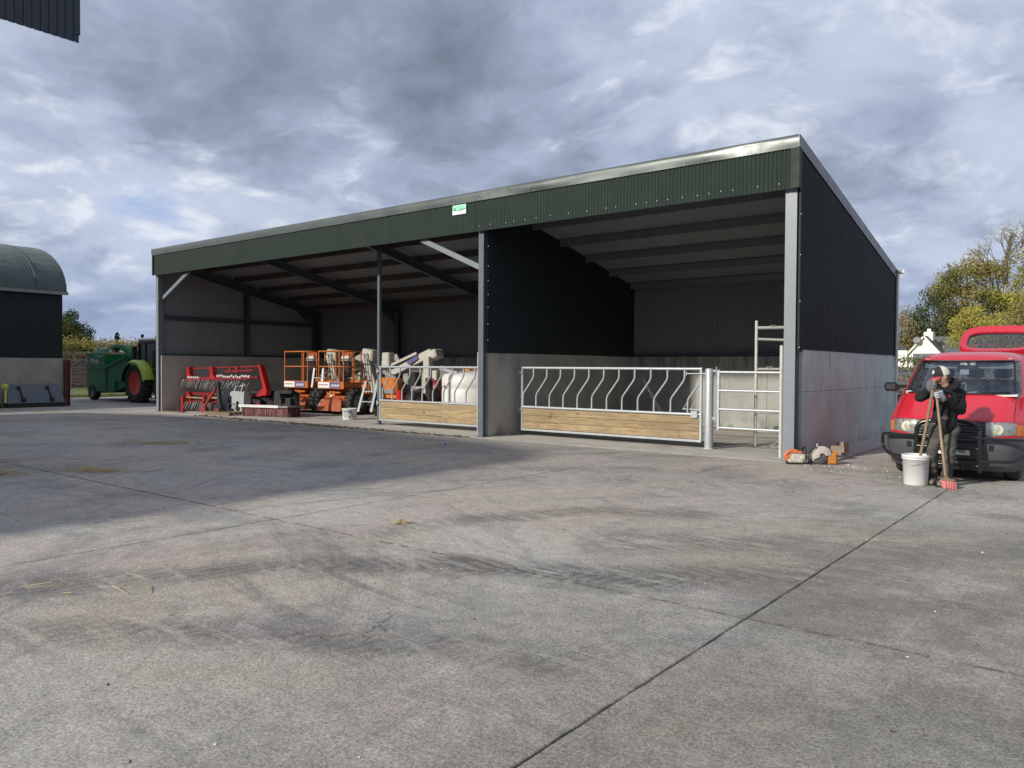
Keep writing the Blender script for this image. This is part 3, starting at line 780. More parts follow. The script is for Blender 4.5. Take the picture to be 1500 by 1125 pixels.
# inner brace rods at the right hand end of the cattle bay gate
s = MB(); L = 4.61
s.cyl((L-.42, .03, .80), (L-.05, .03, 1.42), .010, n=6); s.cyl((L-.26, .03, .78), (L-.05, .03, 1.20), .010, n=6); s.cyl((L-.44, .03, .79), (L-.05, .03, .79), .012, n=6)
s.box(L-.22, L-.08, -.06, .06, .62, .76, .006)
s.build('latch', GALV, g2)
# hinge plate bolted on the dividing wall
t = thing('hinge_plate', 'grey steel hinge plate bolted on the dividing concrete wall beside the cattle gate', 'bracket', (XD+.075, 1.25, 0))
s = MB(); s.box(.0, .016, -.05, .05, .32, 1.80, .003); s.build('plate', GALVD, t)
s = MB()
for z in (.40, .75, 1.1, 1.42, 1.72): s.lathe([(.018, 0), (.018, .012), (.010, .02), (0, .021)], 6, (.016, 0, z), (1, 0, 0))
for z in (.55, 1.52): s.box(.016, .12, -.04, .04, z-.04, z+.04, .004)
s.build('bolts', GALVD, t)
# galvanised slam bar on the middle column
t = thing('gate_stop_bar', 'tall galvanised flat gate stop standing against the middle shed column', 'bar', (XD-.16, .10, 0))
s = MB(); s.box(-.05, .035, -.02, .02, .015, 1.98, .004); s.build('bar', GALV, t)
# round gate post
t = thing('gate_post', 'round galvanised gate post between the long feed gate and the small gate', 'post', (20.03, 1.05, 0))
s = MB(); s.lathe([(.085, .012), (.085, 1.60), (.075, 1.625), (0, 1.63)], 16); s.build('tube', GALV, t)
s = MB(); s.lathe([(.105, .005), (.10, .03), (.085, .032)], 12); s.build('collar', SLABM, t)
s = MB(); s.box(.06, .15, -.02, .02, 1.56, 1.60); s.cyl((.15, 0, 1.52), (.15, 0, 1.66), .014, n=7); s.box(.06, .17, -.03, .03, .60, .66); s.cyl((.15, 0, .56), (.15, 0, .70), .014, n=7); s.build('hinge', GALVD, t)
# small five bar gate
t = thing('small_gate', 'small galvanised bar gate hanging beside the right shed column', 'gate', (20.2, 1.05, 0))
s = MB(); s.box(0, .055, -.025, .025, .40, 1.60, .004); s.build('end_upright', GALV, t)
s = MB(); s.box(1.60, 1.645, -.025, .025, .40, 1.58, .004); s.build('end_upright', GALV, t)
pr_ = None
for z in (1.555, 1.19, .82, .45):
    if pr_ is None:
        s = MB(); s.cyl((.05, 0, 0), (1.6, 0, 0), .026, n=9); pr_ = s.build('bar', GALV, t); o = pr_
    else: o = pr_.copy(); COL.objects.link(o); o.parent = t
    o.location = (0, 0, z)
# scaffold frames
t = thing('scaffold_tower', 'dusty white aluminium scaffold tower frame standing beside the right shed column', 'scaffold', (20.57, 2.13, 0))
e = V(21.65-20.57, 2.98-2.13, 0); ln = e.length; e.normalize()
s = MB(); s.tube([(0, 0, .02), (0, 0, 2.62)], .031, 9); s.cyl((0, 0, 2.48), (0, 0, 2.56), .033, n=9); s.cyl((0, 0, 2.24), (0, 0, 2.32), .033, n=9); s.build('standard', WHITEP, t)
s = MB(); p = e*ln; s.tube([p+V(0, 0, .01), p+V(0, 0, 2.62)], .026, 9); s.build('standard', WHITEP, t)
for z, r, zz in ((2.47, .034, 2.50), (2.24, .028, 2.20), (1.62, .028, 1.63), (.72, .024, .72), (.32, .026, .32)):
    s = MB(); s.tube([V(0, 0, z), p+V(0, 0, zz if z > 2 else z)], r, 8); s.build('rung', WHITEP, t)
s = MB(); s.beam(e*ln*.32+V(0, .05, 1.60), e*ln*1.0+V(0, .05, .98), .045, .03); s.build('brace', GREYM, t)
s = MB()
for q, z in ((.25, 2.50), (.2, 1.65), (.18, .74)): s.obox(e*ln*q+V(0, 0, z+.01), e, e.cross(V(0, 0, 1)), (0, 0, 1), .06, .03, .02, .006)
s.build('clip', GREYM, t)
tp_ = thing('scaffold_pole', 'short flaking white scaffold pole standing tight against the right shed column', 'pole', (21.70, .42, .012))
s = MB(); s.tube([V(0, 0, 0), V(0, 0, 2.04)], .034, 10); s.build('tube', WHITEP, tp_)
s = MB(); s.box(-.08, .08, -.08, .08, 0, .012); s.build('base_plate', GALVD, tp_)
# rubbish at the back wall of the cattle bay
t = thing('plank_offcut', 'pale board lying on the cattle bay floor by the back wall', 'board', (18.6, 5.9, .012)); s = MB(); s.box(-1.0, .9, -.12, .12, 0, .05, .004); s.build('board', PALLET, t)
t = thing('block_offcut', 'dark block lying at the end of the pale board in the cattle bay', 'block', (19.75, 5.85, .012), .2); s = MB(); s.obox((0, 0, .09), (1, 0, 0), (0, 1, 0), (0, .1, 1), .12, .10, .08, .02); s.build('block', STEELD, t)
t = thing('metal_bracket', 'loose bent metal bracket on the cattle bay floor near the scaffold', 'bracket', (20.9, 1.9, .012), .5); s = MB(); s.beam((0, 0, .01), (.25, .05, .16), .05, .01); s.beam((0, 0, .01), (.3, -.12, .01), .05, .01); s.build('strap', GALV, t)

# ------------------------------------------------------------------ cut-off saw, fuel can, boxes by the right column
SAWW = mat('saw_cream_plastic', (.46, .43, .37), .5, var=.12, scale=14, dirt=(.38, .33, .27), dirtamt=.5, dscale=12)
SAWO = mat('saw_orange_plastic', (.52, .14, .05), .5, var=.12, scale=14, dirt=(.45, .3, .2), dirtamt=.4, dscale=14)
AMBER = mat('amber_plastic', (.46, .19, .035), .35, var=.1, scale=8)
AMBER.node_tree.nodes['Principled BSDF'].inputs['Subsurface Weight'].default_value = .15
DISC = mat('saw_disc_steel', (.20, .20, .21), .4, metal=.5, var=.2, scale=20)
t = thing('cut_off_saw', 'orange and cream petrol cut-off saw lying on the concrete at the right column', 'saw', (22.28, -.14, 0), radians(33))
s = MB(); s.obox((-.06, 0, .12), (1, 0, -.05), (0, 1, 0), (.05, 0, 1), .17, .10, .075, .035); s.obox((-.14, 0, .07), (1, 0, 0), (0, 1, 0), (0, 0, 1), .14, .11, .04, .02)
s.lathe([(0, .02), (.055, .02), (.06, 0), (.06, -.03)], 14, (-.02, -.105, .13), (0, -1, 0)); s.build('engine_housing', SAWW, t)
s = MB(); s.tube(bend([(-.16, 0, .05), (-.30, 0, .07), (-.33, 0, .18), (-.20, 0, .27), (-.08, 0, .22)], .07), .036, 9, radii=None); s.obox((-.10, 0, .225), (1, 0, -.1), (0, 1, 0), (.1, 0, 1), .09, .075, .03, .02); s.obox((-.27, 0, .12), (.9, 0, .4), (0, 1, 0), (-.4, 0, .9), .07, .04, .05, .02); s.build('rear_handle', SAWO, t)
s = MB(); s.tube(bend([(.03, -.12, .10), (.02, -.14, .28), (.02, -.03, .33), (.02, .10, .30), (.02, .12, .12)], .08), .015, 8); s.build('front_handle', BLACK, t)
s = MB(); s.obox((.17, -.02, .15), (1, 0, .18), (0, 1, 0), (-.18, 0, 1), .17, .028, .045, .012); s.lathe([(.07, -.03), (.07, .03)], 14, (.07, -.02, .13), (0, 1, 0)); s.build('belt_arm', SAWW, t)
s = MB(); s.lathe([(0, .003), (.165, .003), (.165, -.003), (0, -.003)], 32, (.34, -.05, .168), (0, 1, 0)); d = s.build('disc', DISC, t)
s = MB(); rows = []
for i in range(19):
    a = radians(5+i*11); rows.append([V(.34+q*cos(a), yy, .168+q*sin(a)) for q, yy in ((.05, -.085), (.165, -.085), (.185, -.07), (.185, -.03), (.165, -.015), (.05, -.015))])
s.grid(rows); s.build('disc_guard', SAWW, t)
s = MB(); s.cyl((.26, -.05, .30), (.25, -.05, .40), .016, n=8); s.build('water_fitting', SAWW, t)
s = MB(); s.tube(bend([(.10, -.13, .02), (.05, -.13, .22), (.16, -.12, .30), (.26, -.07, .33)], .06), .008, 6); s.build('hose', BLACK, t)
s = MB(); s.box(-.30, .02, -.1, .1, .0, .03, .008); s.box(.10, .16, -.09, .06, .0, .10, .01); s.build('skid_foot', BLACK, t)
t.scale = (.9, .9, .9)
t = thing('fuel_can', 'amber plastic fuel can standing behind the saw disc', 'fuel can', (22.69, .12, 0), radians(20))
s = MB(); s.obox((0, 0, .105), (1, 0, 0), (0, 1, 0), (0, 0, 1), .085, .07, .105, .03); s.obox((.02, 0, .222), (1, 0, -.2), (0, 1, 0), (.2, 0, 1), .065, .02, .02, .01); s.cyl((-.055, 0, .20), (-.06, 0, .245), .025, n=10); s.build('body', AMBER, t)
CARD = mat('cardboard', (.27, .21, .155), .85, var=.12, scale=6)
t = thing('cardboard_box', 'small brown cardboard box by the fuel can against the gable wall', 'box', (22.52, .95, .085), radians(15)); s = MB(); s.obox((0, 0, .08), (1, 0, 0), (0, 1, 0), (0, 0, 1), .09, .08, .08, .004); s.build('carton', CARD, t)
t = thing('cardboard_box', 'taller tan box leaning on the gable wall behind the other carton', 'box', (22.50, 1.42, .085), radians(-10)); s = MB(); s.obox((0, 0, .10), (1, 0, .1), (0, 1, 0), (-.1, 0, 1), .07, .10, .10, .004); s.build('carton', CARD, t)
s = MB()
for k in range(46):
    a, b = RND.uniform(22.2, 24.0), RND.uniform(-1.0, .25)
    if k < 16: a, b = RND.gauss(23.05, .16), RND.gauss(.0, .12)
    q = RND.uniform(.003, .012); rz = RND.uniform(0, 3)
    s.obox((a, b, q*.6), (cos(rz), sin(rz), 0), (-sin(rz), cos(rz), .2), (0, -.2, 1), q*1.3, q, q*.6, q*.3)
tag(s.build('concrete_crumbs', mat('crumb_pale', (.55, .53, .5), .9, var=.2, scale=30)), kind='stuff')

# ------------------------------------------------------------------ grass harrow folded on its legs
RED_SHADE = mat('shaded_red_paint', (.22, .012, .016), .45, var=.15, scale=6)  # harrow red with the partial shade on the beams put into its colour
t = thing('grass_harrow', 'bright red tine harrow folded up at the left end of the shed', 'harrow', (0.55, .95, .012))
X1 = 4.3
def tine_bar(z, xa, xb, y, n, parent):
    pr = None; R = random.Random(int(z*100))
    for i in range(n):
        x = xa+(xb-xa)*i/(n-1)
        if pr is None or i % 4 == 0:
            k = R.uniform(.8, 1.15)
            s = MB(); s.tube([V(0, 0, .02), V(-.02, -.03, -.05), V(-.07*k, -.06, -.16), V(-.16*k, -.05, -.30*k)], .0085, 5); s.lathe([(.018, -.03), (.018, .03)], 6, (0, 0, .02), (0, 1, 0))
            pr = s.build('tine', GALVD, parent); o = pr
        else: o = pr.copy(); COL.objects.link(o); o.parent = parent
        o.location = (x+R.uniform(-.02, .02), y+R.uniform(-.04, .04), z)
s = MB(); s.beam((.05, 0, 1.50), (X1, 0, 1.60), .055, .05, ch=.01); s.build('top_beam', RED_SHADE, t)
s = MB(); s.beam((-.35, -.05, 1.16), (X1-.1, -.05, 1.24), .10, .06, ch=.01); s.beam((.3, -.25, 1.12), (X1-.4, -.25, 1.2), .06, .05); s.build('tine_beam', RED_SHADE, t)
for x in (.05, 1.55):
    s = MB(); s.poly([V(x-.09, -.14, 1.05), V(x+.30, -.14, 1.05), V(x+.28, -.14, 1.18), V(x+.09, -.14, 1.30), V(x+.08, -.14, 1.56), V(x-.06, -.14, 1.56)], .16, (0, 1, 0)); s.cyl((x, -.16, 1.52), (x, .06, 1.52), .05, n=10); s.build('arm_bracket', RED, t)
s = MB(); s.beam((2.3, -.04, 1.42), (3.9, -.04, 1.47), .05, .05); s.beam((2.6, -.06, 1.38), (2.6, -.06, 1.56), .05, .10); s.beam((3.0, -.06, 1.38), (3.0, -.06, 1.58), .05, .14); s.build('linkage', RED_SHADE, t)
tine_bar(1.10, -.40, 3.7, -.06, 30, t); tine_bar(1.13, -.2, 3.5, -.26, 26, t)
s = MB(); s.poly([V(X1-.03, -.12, 1.64), V(X1+.05, -.12, 1.66), V(X1+.42, -.12, .86), V(X1+.40, -.12, .68), V(X1+.02, -.12, .66), V(X1+.02, -.12, .80), V(X1+.22, -.12, .90), V(X1+.16, -.12, 1.1)], .18, (0, 1, 0)); s.build('headstock', RED, t)
s = MB(); s.beam((-.1, 0, .62), (X1, 0, .66), .08, .08, ch=.01); s.beam((-.15, -.05, .36), (X1, -.05, .40), .08, .06, ch=.01); s.build('lower_beam', RED_SHADE, t)
for x in (.05, 1.42):
    s = MB(); s.poly([V(x-.06, -.15, .28), V(x+.22, -.15, .28), V(x+.10, -.15, .66), V(x-.05, -.15, .66)], .14, (0, 1, 0)); s.cyl((x+.02, -.17, .64), (x+.02, .04, .64), .05, n=10); s.build('arm_bracket', RED, t)
for x, y in ((.02, -.30), (1.48, -.34)):
    s = MB(); s.box(x-.055, x+.055, y-.05, y+.05, 0, .55+x*.02, .008); s.build('stand_leg', RED, t)
tine_bar(.34, -.40, 3.2, -.06, 26, t); tine_bar(.34, -.3, 3.0, -.25, 22, t)
s = MB(); s.box(-.25, 1.2, -.22, -.10, .47, .52, .006); s.build('foot_board', WOOD, t)
s = MB(); s.box(1.65, 2.6, -.22, -.10, .50, .55, .006); s.build('foot_board', WOOD, t)
s = MB(); s.box(-.04, .04, -.02, .02, 0, .06); cl0 = s.build('tine_clamp', WHITEP, t); cl0.location = (2.2, -.28, 1.24)
for k in range(1, 16): o = cl0.copy(); COL.objects.link(o); o.parent = t; o.location = (2.2+k*.12, -.28, 1.22+RND.uniform(-.01, .04))
for k in range(6): o = cl0.copy(); COL.objects.link(o); o.parent = t; o.location = (.34+k*.13, -.28, 1.17)

# ------------------------------------------------------------------ pallet with loader attachment and galvanised tray
t = thing('wooden_pallet', 'low weathered pallet under the red and black linkage in the shed mouth', 'pallet', (3.35, .70, .012), radians(8))
for k in range(6):
    s = MB(); s.box(-.62, .62, -.5+k*.2-.0, -.5+k*.2+.12, .09, .115, .004); s.build('board', PALLET, t)
for y in (-.45, .05, .52):
    s = MB(); s.box(-.62, .62, y-.05, y+.05, .0, .088, .004); s.build('bearer', PALLET, t)
t = thing('galvanised_tray', 'tall open galvanised tray standing on the pallet in the shed', 'tray', (3.62, .85, .13), radians(8))
s = MB(); s.poly([V(-.55, -.06, 0), V(.42, -.06, 0), V(.42, -.06, .66), V(-.50, -.06, .66)], .012, (0, 1, 0)); s.poly([V(-.55, -.06, 0), V(-.50, -.06, .66), V(-.48, -.3, .62), V(-.53, -.3, 0)], .012, (1, 0, 0)); s.poly([V(.42, -.06, 0), V(.42, -.06, .66), V(.42, .3, .6), V(.42, .3, 0)], .012, (1, 0, 0)); s.build('tray', GALV, t)
s = MB(); s.tube(bend([(-.20, .05, .6), (-.05, .05, 1.12), (.55, .05, 1.16)], .1), .028, 7); s.tube([(.18, 0, .62), (.42, 0, 1.12)], .03, 7); s.tube([(-.1, .0, .8), (.40, 0, .86)], .02, 7); s.tube([(-.35, .0, .86), (-.2, 0, 1.02)], .03, 7); s.build('handle_frame', WHITEP, t)
s = MB(); s.box(-.33, -.22, -.11, -.072, .05, .5, .01); s.box(.05, .14, -.11, -.072, .02, .32, .01); s.poly([V(0, -.075, .05), V(.2, -.075, .05), V(.1, -.075, .35)], -.02, (0, 1, 0)); s.build('bracket', BLACK, t)
t = thing('loader_linkage', 'dark hydraulic linkage arm with red push bar lying on the pallet', 'linkage', (3.20, .42, .13), radians(8))
s = MB(); s.cyl((.08, 0, .12), (-.02, .02, .82), .085, .06, n=10); s.obox((-.03, 0, .86), (1, 0, .3), (0, 1, 0), (-.3, 0, 1), .11, .06, .09, .02); s.obox((.10, -.02, .14), (1, 0, 0), (0, 1, 0), (0, 0, 1), .14, .08, .09, .03); s.build('hydraulic_ram', BLACK, t)
s = MB(); s.beam((-.06, -.06, .74), (-.55, -.12, .12), .07, .07, ch=.01); s.box(-.70, -.42, -.18, -.04, -.02, .12, .01); s.box(.04, .20, -.15, -.05, -.05, .10, .01); s.build('push_bar', REDD, t)
s = MB(); s.tube(bend([(-.02, .02, .9), (.2, .05, 1.1), (.35, .1, .9), (.5, .1, 1.0)], .1), .014, 6); s.tube([(-.75, .1, .1), (-.85, .1, .28), (-.7, .1, .36), (-.55, .1, .3)], .035, 6); s.build('hose', BLACK, t)

# ------------------------------------------------------------------ sweeper brush attachment
t = thing('sweeper_brush', 'black tractor sweeper brush with dusty dark red bristles in the shed mouth', 'sweeper', (5.05, 1.15, .012), radians(14))
s = MB(); rr = random.Random(5); rows = []
BR = mat('sweeper_bristles', (.17, .065, .065), .9, var=.4, scale=22, dirt=(.30, .23, .19), dirtamt=.6, dscale=5)
for i in range(110):
    x = -.92+1.84*i/109
    for k in range(5):
        y = -.30+.15*k; a, b = rr.uniform(-.02, .02), rr.uniform(-.02, .02)
        s.beam((x, y, .30), (x+a, y+b, .0), .020, .030)
tag(s.build('bristles', BR, t), kind='stuff')
s = MB(); s.box(-.98, .98, -.37, .37, .30, .36, .006); s.build('brush_plate', GREYM, t)
s = MB(); s.box(-1.0, .62, -.385, -.372, .29, .375, .003); s.build('front_edge', WHITE, t)
s = MB(); s.box(-.95, .98, .16, .22, .361, .78, .01); s.beam((-.8, -.05, .74), (.9, -.05, .80), .1, .1); s.beam((-.75, .1, .78), (.3, -.2, .40), .08, .14); s.beam((.85, .1, .78), (1.15, -.1, .42), .08, .12); s.build('mount_frame', BLACK, t)
for x in (-.78, .45):
    s = MB(); s.poly([V(x-.08, -.30, .30), V(x+.20, -.30, .30), V(x+.22, -.30, .50), V(x+.16, -.30, .80), V(x-.06, -.30, .80)], .04, (0, 1, 0)); s.cyl((x+.06, -.33, .36), (x+.06, -.28, .36), .05, n=10); s.build('mount_plate', BLACK, t)

# ------------------------------------------------------------------ boom lifts
WLAB = mat('label_white', (.75, .73, .70), .5, var=.03); PLAB = mat('label_blue', (.08, .085, .21), .5, var=.05); PTXT = mat('label_ink', (.25, .05, .05), .6); LTXT = mat('label_grey_ink', (.5, .5, .58), .6); YEL = mat('yellow_green_paint', (.55, .55, .06), .5)
CHR = mat('bare_steel', (.55, .55, .54), .3, metal=.8, var=.1)
def wheel(parent, c, r, w, ax=(1, 0, 0), rim=GREYM, lugs=0, name='wheel', rimr=.55):
    ax = Vector(ax).normalized(); h = w/2
    s = MB(); s.lathe([(r*rimr, -h*.8), (r*.75, -h), (r*.93, -h*.92), (r, -h*.6), (r, h*.6), (r*.93, h*.92), (r*.75, h), (r*rimr, h*.8)], 28, c, ax)
    if lugs:
        q = Vector((0, 0, 1)).rotation_difference(ax)
        for i in range(lugs):
            for sg in (-1, 1):
                a = 2*pi*(i+(.25 if sg > 0 else 0))/lugs
                e1 = q @ V(cos(a), sin(a), 0); e2 = q @ V(-sin(a), cos(a), 0)
                s.obox(Vector(c)+e1*(r+.008)+ax*sg*h*.48, (e2*.55+ax*sg*.83).normalized(), (e2*.83-ax*sg*.55).normalized(), e1, h*.52, r*.045, .028*r/.5)
    w_ = s.build(name, RUBBER, parent)
    s = MB(); s.lathe([(0, h*.35), (r*.2, h*.4), (r*.24, h*.25), (r*rimr*.8, h*.2), (r*rimr, h*.75), (r*rimr*1.02, h*.8)], 24, c, ax); s.lathe([(r*rimr*1.02, -h*.8), (r*rimr*.9, -h*.4), (0, -h*.4)], 24, c, ax)
    s.build('rim', rim, w_)
    return w_
def boom_lift(loc, label):
    t = thing('boom_lift', label, 'boom lift', loc, 0, group='boom lifts parked in the shed')
    for x in (-.82, .82):
        for y in (.1, 2.0): wheel(t, (x, y, .42), .42, .30, lugs=16)
    s = MB(); s.box(-.62, .62, -.1, 2.3, .30, .62, .03); s.poly([V(-.66, -.42, .12), V(.62, -.42, .12), V(.52, -.30, .46), V(.25, -.2, .56), V(-.42, -.2, .56), V(-.58, -.3, .46)], .5, (0, 1, 0)); s.build('chassis', ORANGER, t)
    s = MB(); s.box(-.64, -.1, .0, .9, .62, .82, .02); s.box(-.55, .5, .9, 2.6, .62, 1.15, .04); s.build('turret', ORANGE, t)
    s = MB(); s.box(-.34, -.04, -.12, -.02, .58, .90, .01); s.box(-.10, .20, -.1, .0, .70, .80, .01); s.build('hook_block', ORANGE, t)
    s = MB(); s.box(-.28, -.12, -.126, -.12, .83, .88); s.lathe([(0, .02), (.03, .02), (.04, 0)], 8, (-.2, -.12, .70), (0, -1, 0)); s.build('hook_slot', BLACK, t)
    s = MB(); s.lathe([(0, .05), (.05, .04), (.06, 0)], 10, (-.2, -.12, .60), (0, -1, 0)); s.build('work_lamp', WHITE, t)
    s = MB(); s.beam((-.5, .2, .66), (.7, .6, .84), .12, .1); s.cyl((-.7, .3, .55), (.8, .3, .5), .05, n=8); s.build('steering_linkage', GREYM, t)
    # basket
    bk = MB(); bk.box(-.68, .66, -.30, .46, .86, .90, .005); bk.box(-.68, .66, -.32, -.30, .86, 1.10, .003); bk.box(.64, .66, -.30, .46, .86, 1.08, .003); bk.box(-.68, -.66, -.30, .46, .86, 1.06, .003); bk.build('basket_tray', ORANGE, t)
    for z in (2.12, 1.60):
        s = MB(); r = .024
        s.tube([V(-.66, -.30, z), V(.64, -.30, z), V(.64, .44, z), V(-.66, .44, z)], r, 7, closed=True); s.build('guard_rail', ORANGE, t)
    for x, y in ((-.66, -.30), (.64, -.30), (.64, .44), (-.66, .44), (.30, .44), (.64, .08), (.42, -.30)):
        s = MB(); s.tube([V(x, y, .9), V(x, y, 2.12)], .022, 7); s.build('basket_post', ORANGE, t)
    s = MB(); s.box(-.66, -.06, -.334, -.322, .885, 1.075, .002); p = s.build('decal', WLAB, t)
    s = MB()
    for k in range(8): s.box(-.6+k*.06, -.565+k*.06, -.338, -.335, .955+(.02 if k % 3 else -.005), 1.015)
    s.build('print', PTXT, p)
    s = MB(); s.box(-.03, .50, -.334, -.322, .885, 1.075, .002); p = s.build('decal', PLAB, t)
    s = MB()
    for k in range(9): s.box(.03+k*.05, .065+k*.05, -.338, -.335, .93-(.01 if k % 2 else 0), 1.0+(.02 if k % 3 else 0))
    s.build('print', LTXT, p)
    # control box, tool tray, cylinders in the basket
    s = MB(); s.obox((.02, .36, 1.86), (1, 0, 0), (0, .9, -.3), (0, .3, .9), .20, .12, .09, .02); s.build('control_box', WHITEP, t)
    s = MB(); s.obox((.02, .40, 1.60), (1, 0, 0), (0, 1, 0), (0, 0, 1), .17, .10, .16, .02); s.build('control_case', BLACK, t)
    s = MB(); s.box(-.22, .30, .33, .40, 1.9, 2.10, .02); s.build('beacon_panel', ORANGER, t)
    s = MB(); s.lathe([(0, .1), (.04, .09), (.05, 0)], 10, (.16, .30, 1.96)); s.build('beacon', AMBER, t)
    # booms
    s = MB(); s.beam((.62, .80, 2.06), (1.04, 1.0, .52), .30, .50, (0, 1, 0), .03); s.obox((.66, .84, 2.0), (1, 0, -.2), (0, 1, 0), (.2, 0, 1), .27, .19, .19, .05); s.build('upper_boom', CREAM, t)
    s = MB(); s.beam((1.06, .72, 1.72), (1.26, .8, 1.05), .03, .10); s.tube(bend([(1.18, .9, 1.95), (1.42, .85, 1.6), (1.40, .9, 1.1), (1.28, .95, .8)], .15), .022, 6); s.tube(bend([(1.05, .85, 1.9), (1.25, .80, 1.4), (1.35, .85, .9)], .15), .018, 6); s.build('cable', BLACK, t)
    s = MB(); s.beam((-.35, 1.1, 1.20), (.95, 1.9, 1.95), .22, .26, ch=.02); s.beam((-.4, 1.6, 1.15), (1.0, 2.3, 1.5), .18, .2, ch=.02); s.build('lower_boom', CREAM, t)
    s = MB(); s.cyl((.1, .9, 1.05), (.95, 1.0, 1.75), .05, n=9); s.cyl((.2, 1.0, 1.0), (.9, .9, 1.2), .06, n=9); s.build('hydraulic_ram', CHR, t)
    s = MB(); s.poly([V(.1, .8, 1.1), V(.6, .8, 1.35), V(.7, .8, 1.5), V(.3, .8, 1.5)], .1, (0, 1, 0)); s.beam((.05, .9, 1.0), (.75, 1.0, 1.65), .05, .09); s.build('link_arm', GREYM, t)
    return t
boom_lift((3.78, 3.35, .012), 'orange boom lift with its basket nearest the red harrow')
boom_lift((5.62, 3.40, .012), 'orange boom lift with its basket behind the white plaster bucket')
# third lift parked behind the gate, seen over its booms
t = thing('boom_lift', 'cream and orange boom lift standing behind the feed gate and middle post', 'boom lift', (8.35, 4.1, .012), 0, 'boom lifts parked in the shed')
for x in (-.82, .82):
    for y in (-.5, 1.4): wheel(t, (x, y, .42), .42, .30, lugs=16)
s = MB(); s.box(-.7, .9, -.5, 1.7, .3, .62, .03); s.build('chassis', ORANGER, t)
s = MB(); s.obox((-.38, -.55, .98), (1, 0, 0), (0, 1, 0), (0, 0, 1), .50, .2, .28, .09); s.box(-.9, .2, -.74, -.55, .60, .72, .02); s.build('turret', ORANGE, t)
s = MB(); s.box(-.75, .05, -.762, -.752, .76, .90, .002); s.build('decal', GREYM, t)
s = MB(); s.beam((-.95, .1, 1.42), (.55, .5, 2.08), .26, .28, ch=.02); s.obox((.62, .5, 2.0), (1, 0, .3), (0, 1, 0), (-.3, 0, 1), .22, .2, .14, .04); s.beam((-.95, -.12, 1.60), (.1, .2, 2.06), .06, .08); s.build('upper_boom', CREAM, t)
s = MB(); s.beam((-.2, .08, 1.72), (.12, .21, 1.93), .012, .13, (0, 0, 1)); s.build('decal', PLAB, t)
s = MB(); s.box(.40, .66, .18, .40, .55, 1.95, .02); s.box(.78, .98, .2, .5, .4, 1.5, .02); s.build('upright_link', CREAM, t)
s = MB(); s.beam((-.9, -.3, 1.45), (.9, -.1, .55), .08, .14, ch=.01); s.beam((-.8, -.32, 1.28), (.8, -.15, .45), .06, .08); s.build('link_arm', GREYM, t)
s = MB(); s.box(-1.15, -.80, -.2, .1, 1.60, 2.08, .04); s.build('knuckle', CREAM, t)
s = MB(); s.obox((.30, -.72, .70), (1, 0, 0), (0, 1, 0), (0, 0, 1), .13, .10, .17, .05); s.build('red_cover', RED, t)
s = MB(); s.box(.4, .75, -.5, -.2, 1.0, 1.45, .02); s.build('valve_block', BLACK, t); s = MB(); s.box(1.0, 1.2, -.3, .1, .5, .95, .02); s.build('valve_block', BLACK, t)
# white tank and drum
t = thing('white_tank', 'large round white plastic tank behind the feed gate planks', 'tank', (10.95, 4.3, .012))
s = MB(); s.lathe([(.98, 0), (1.0, .05), (1.0, .35), (.985, .38), (1.0, .41), (1.0, .95), (.985, .98), (1.0, 1.01), (1.0, 1.30), (.92, 1.40), (.5, 1.47), (.3, 1.5), (0, 1.5)], 40); s.build('shell', WHITE, t)
s = MB(); s.lathe([(.30, 1.49), (.30, 1.56), (0, 1.57)], 20); s.build('lid', AMBER, t)
s = MB()
for k in range(6): s.obox((-.80+k*.10+(.12 if k > 2 else 0), -.60-.05*k if k < 4 else -.85, 1.02), (.75, -.66, 0), (.66, .75, 0), (0, 0, 1), .035, .14, .05)
s.build('print', BLACK, t)
t = thing('silver_fitting', 'crumpled silver fitting resting on top of the white tank', 'fitting', (10.45, 3.75, 1.45), .4)
s = MB(); s.obox((0, 0, .06), (1, 0, -.25), (0, 1, 0), (.25, 0, 1), .30, .18, .05, .03); s.cyl((-.25, 0, .1), (-.30, 0, .20), .06, n=8); s.build('casing', GALV, t)
t = thing('red_drum', 'dark red drum standing left of the white tank', 'drum', (9.25, 4.4, .62))
s = MB(); s.lathe([(0, .60), (.20, .60), (.21, .58), (.20, .56), (.20, .31), (.21, .30), (.20, .29), (.20, .0), (0, 0)], 20); s.build('shell', REDD, t)
t = thing('drum_stand', 'black stand beneath the dark red drum', 'stand', (9.25, 4.4, .012)); s = MB(); s.box(-.3, .3, -.3, .3, 0, .60, .02); s.build('block', BLACK, t)
# step ladders
def ladder(loc, rz, lean, h, label):
    t = thing('ladder', label, 'ladder', loc, rz, 'aluminium ladders among the lifts')
    for x in (-.22, .22):
        s = MB(); s.beam((x, 0, 0), (x*.9, lean, h), .03, .07, (1, 0, 0)); s.build('stile', GALV, t)
    n = int(h/.28)
    for k in range(1, n):
        f = k/n; s = MB(); s.beam((-.21, lean*f, h*f), (.21, lean*f, h*f), .05, .03); s.build('rung', GALV, t)
    return t
ladder((7.85, 2.62, .20), radians(25), .55, .95, 'short aluminium ladder leaning below the second lift basket')
ladder((4.92, 3.05, .90), radians(10), .10, .66, 'aluminium ladder top standing up between the two lift baskets')
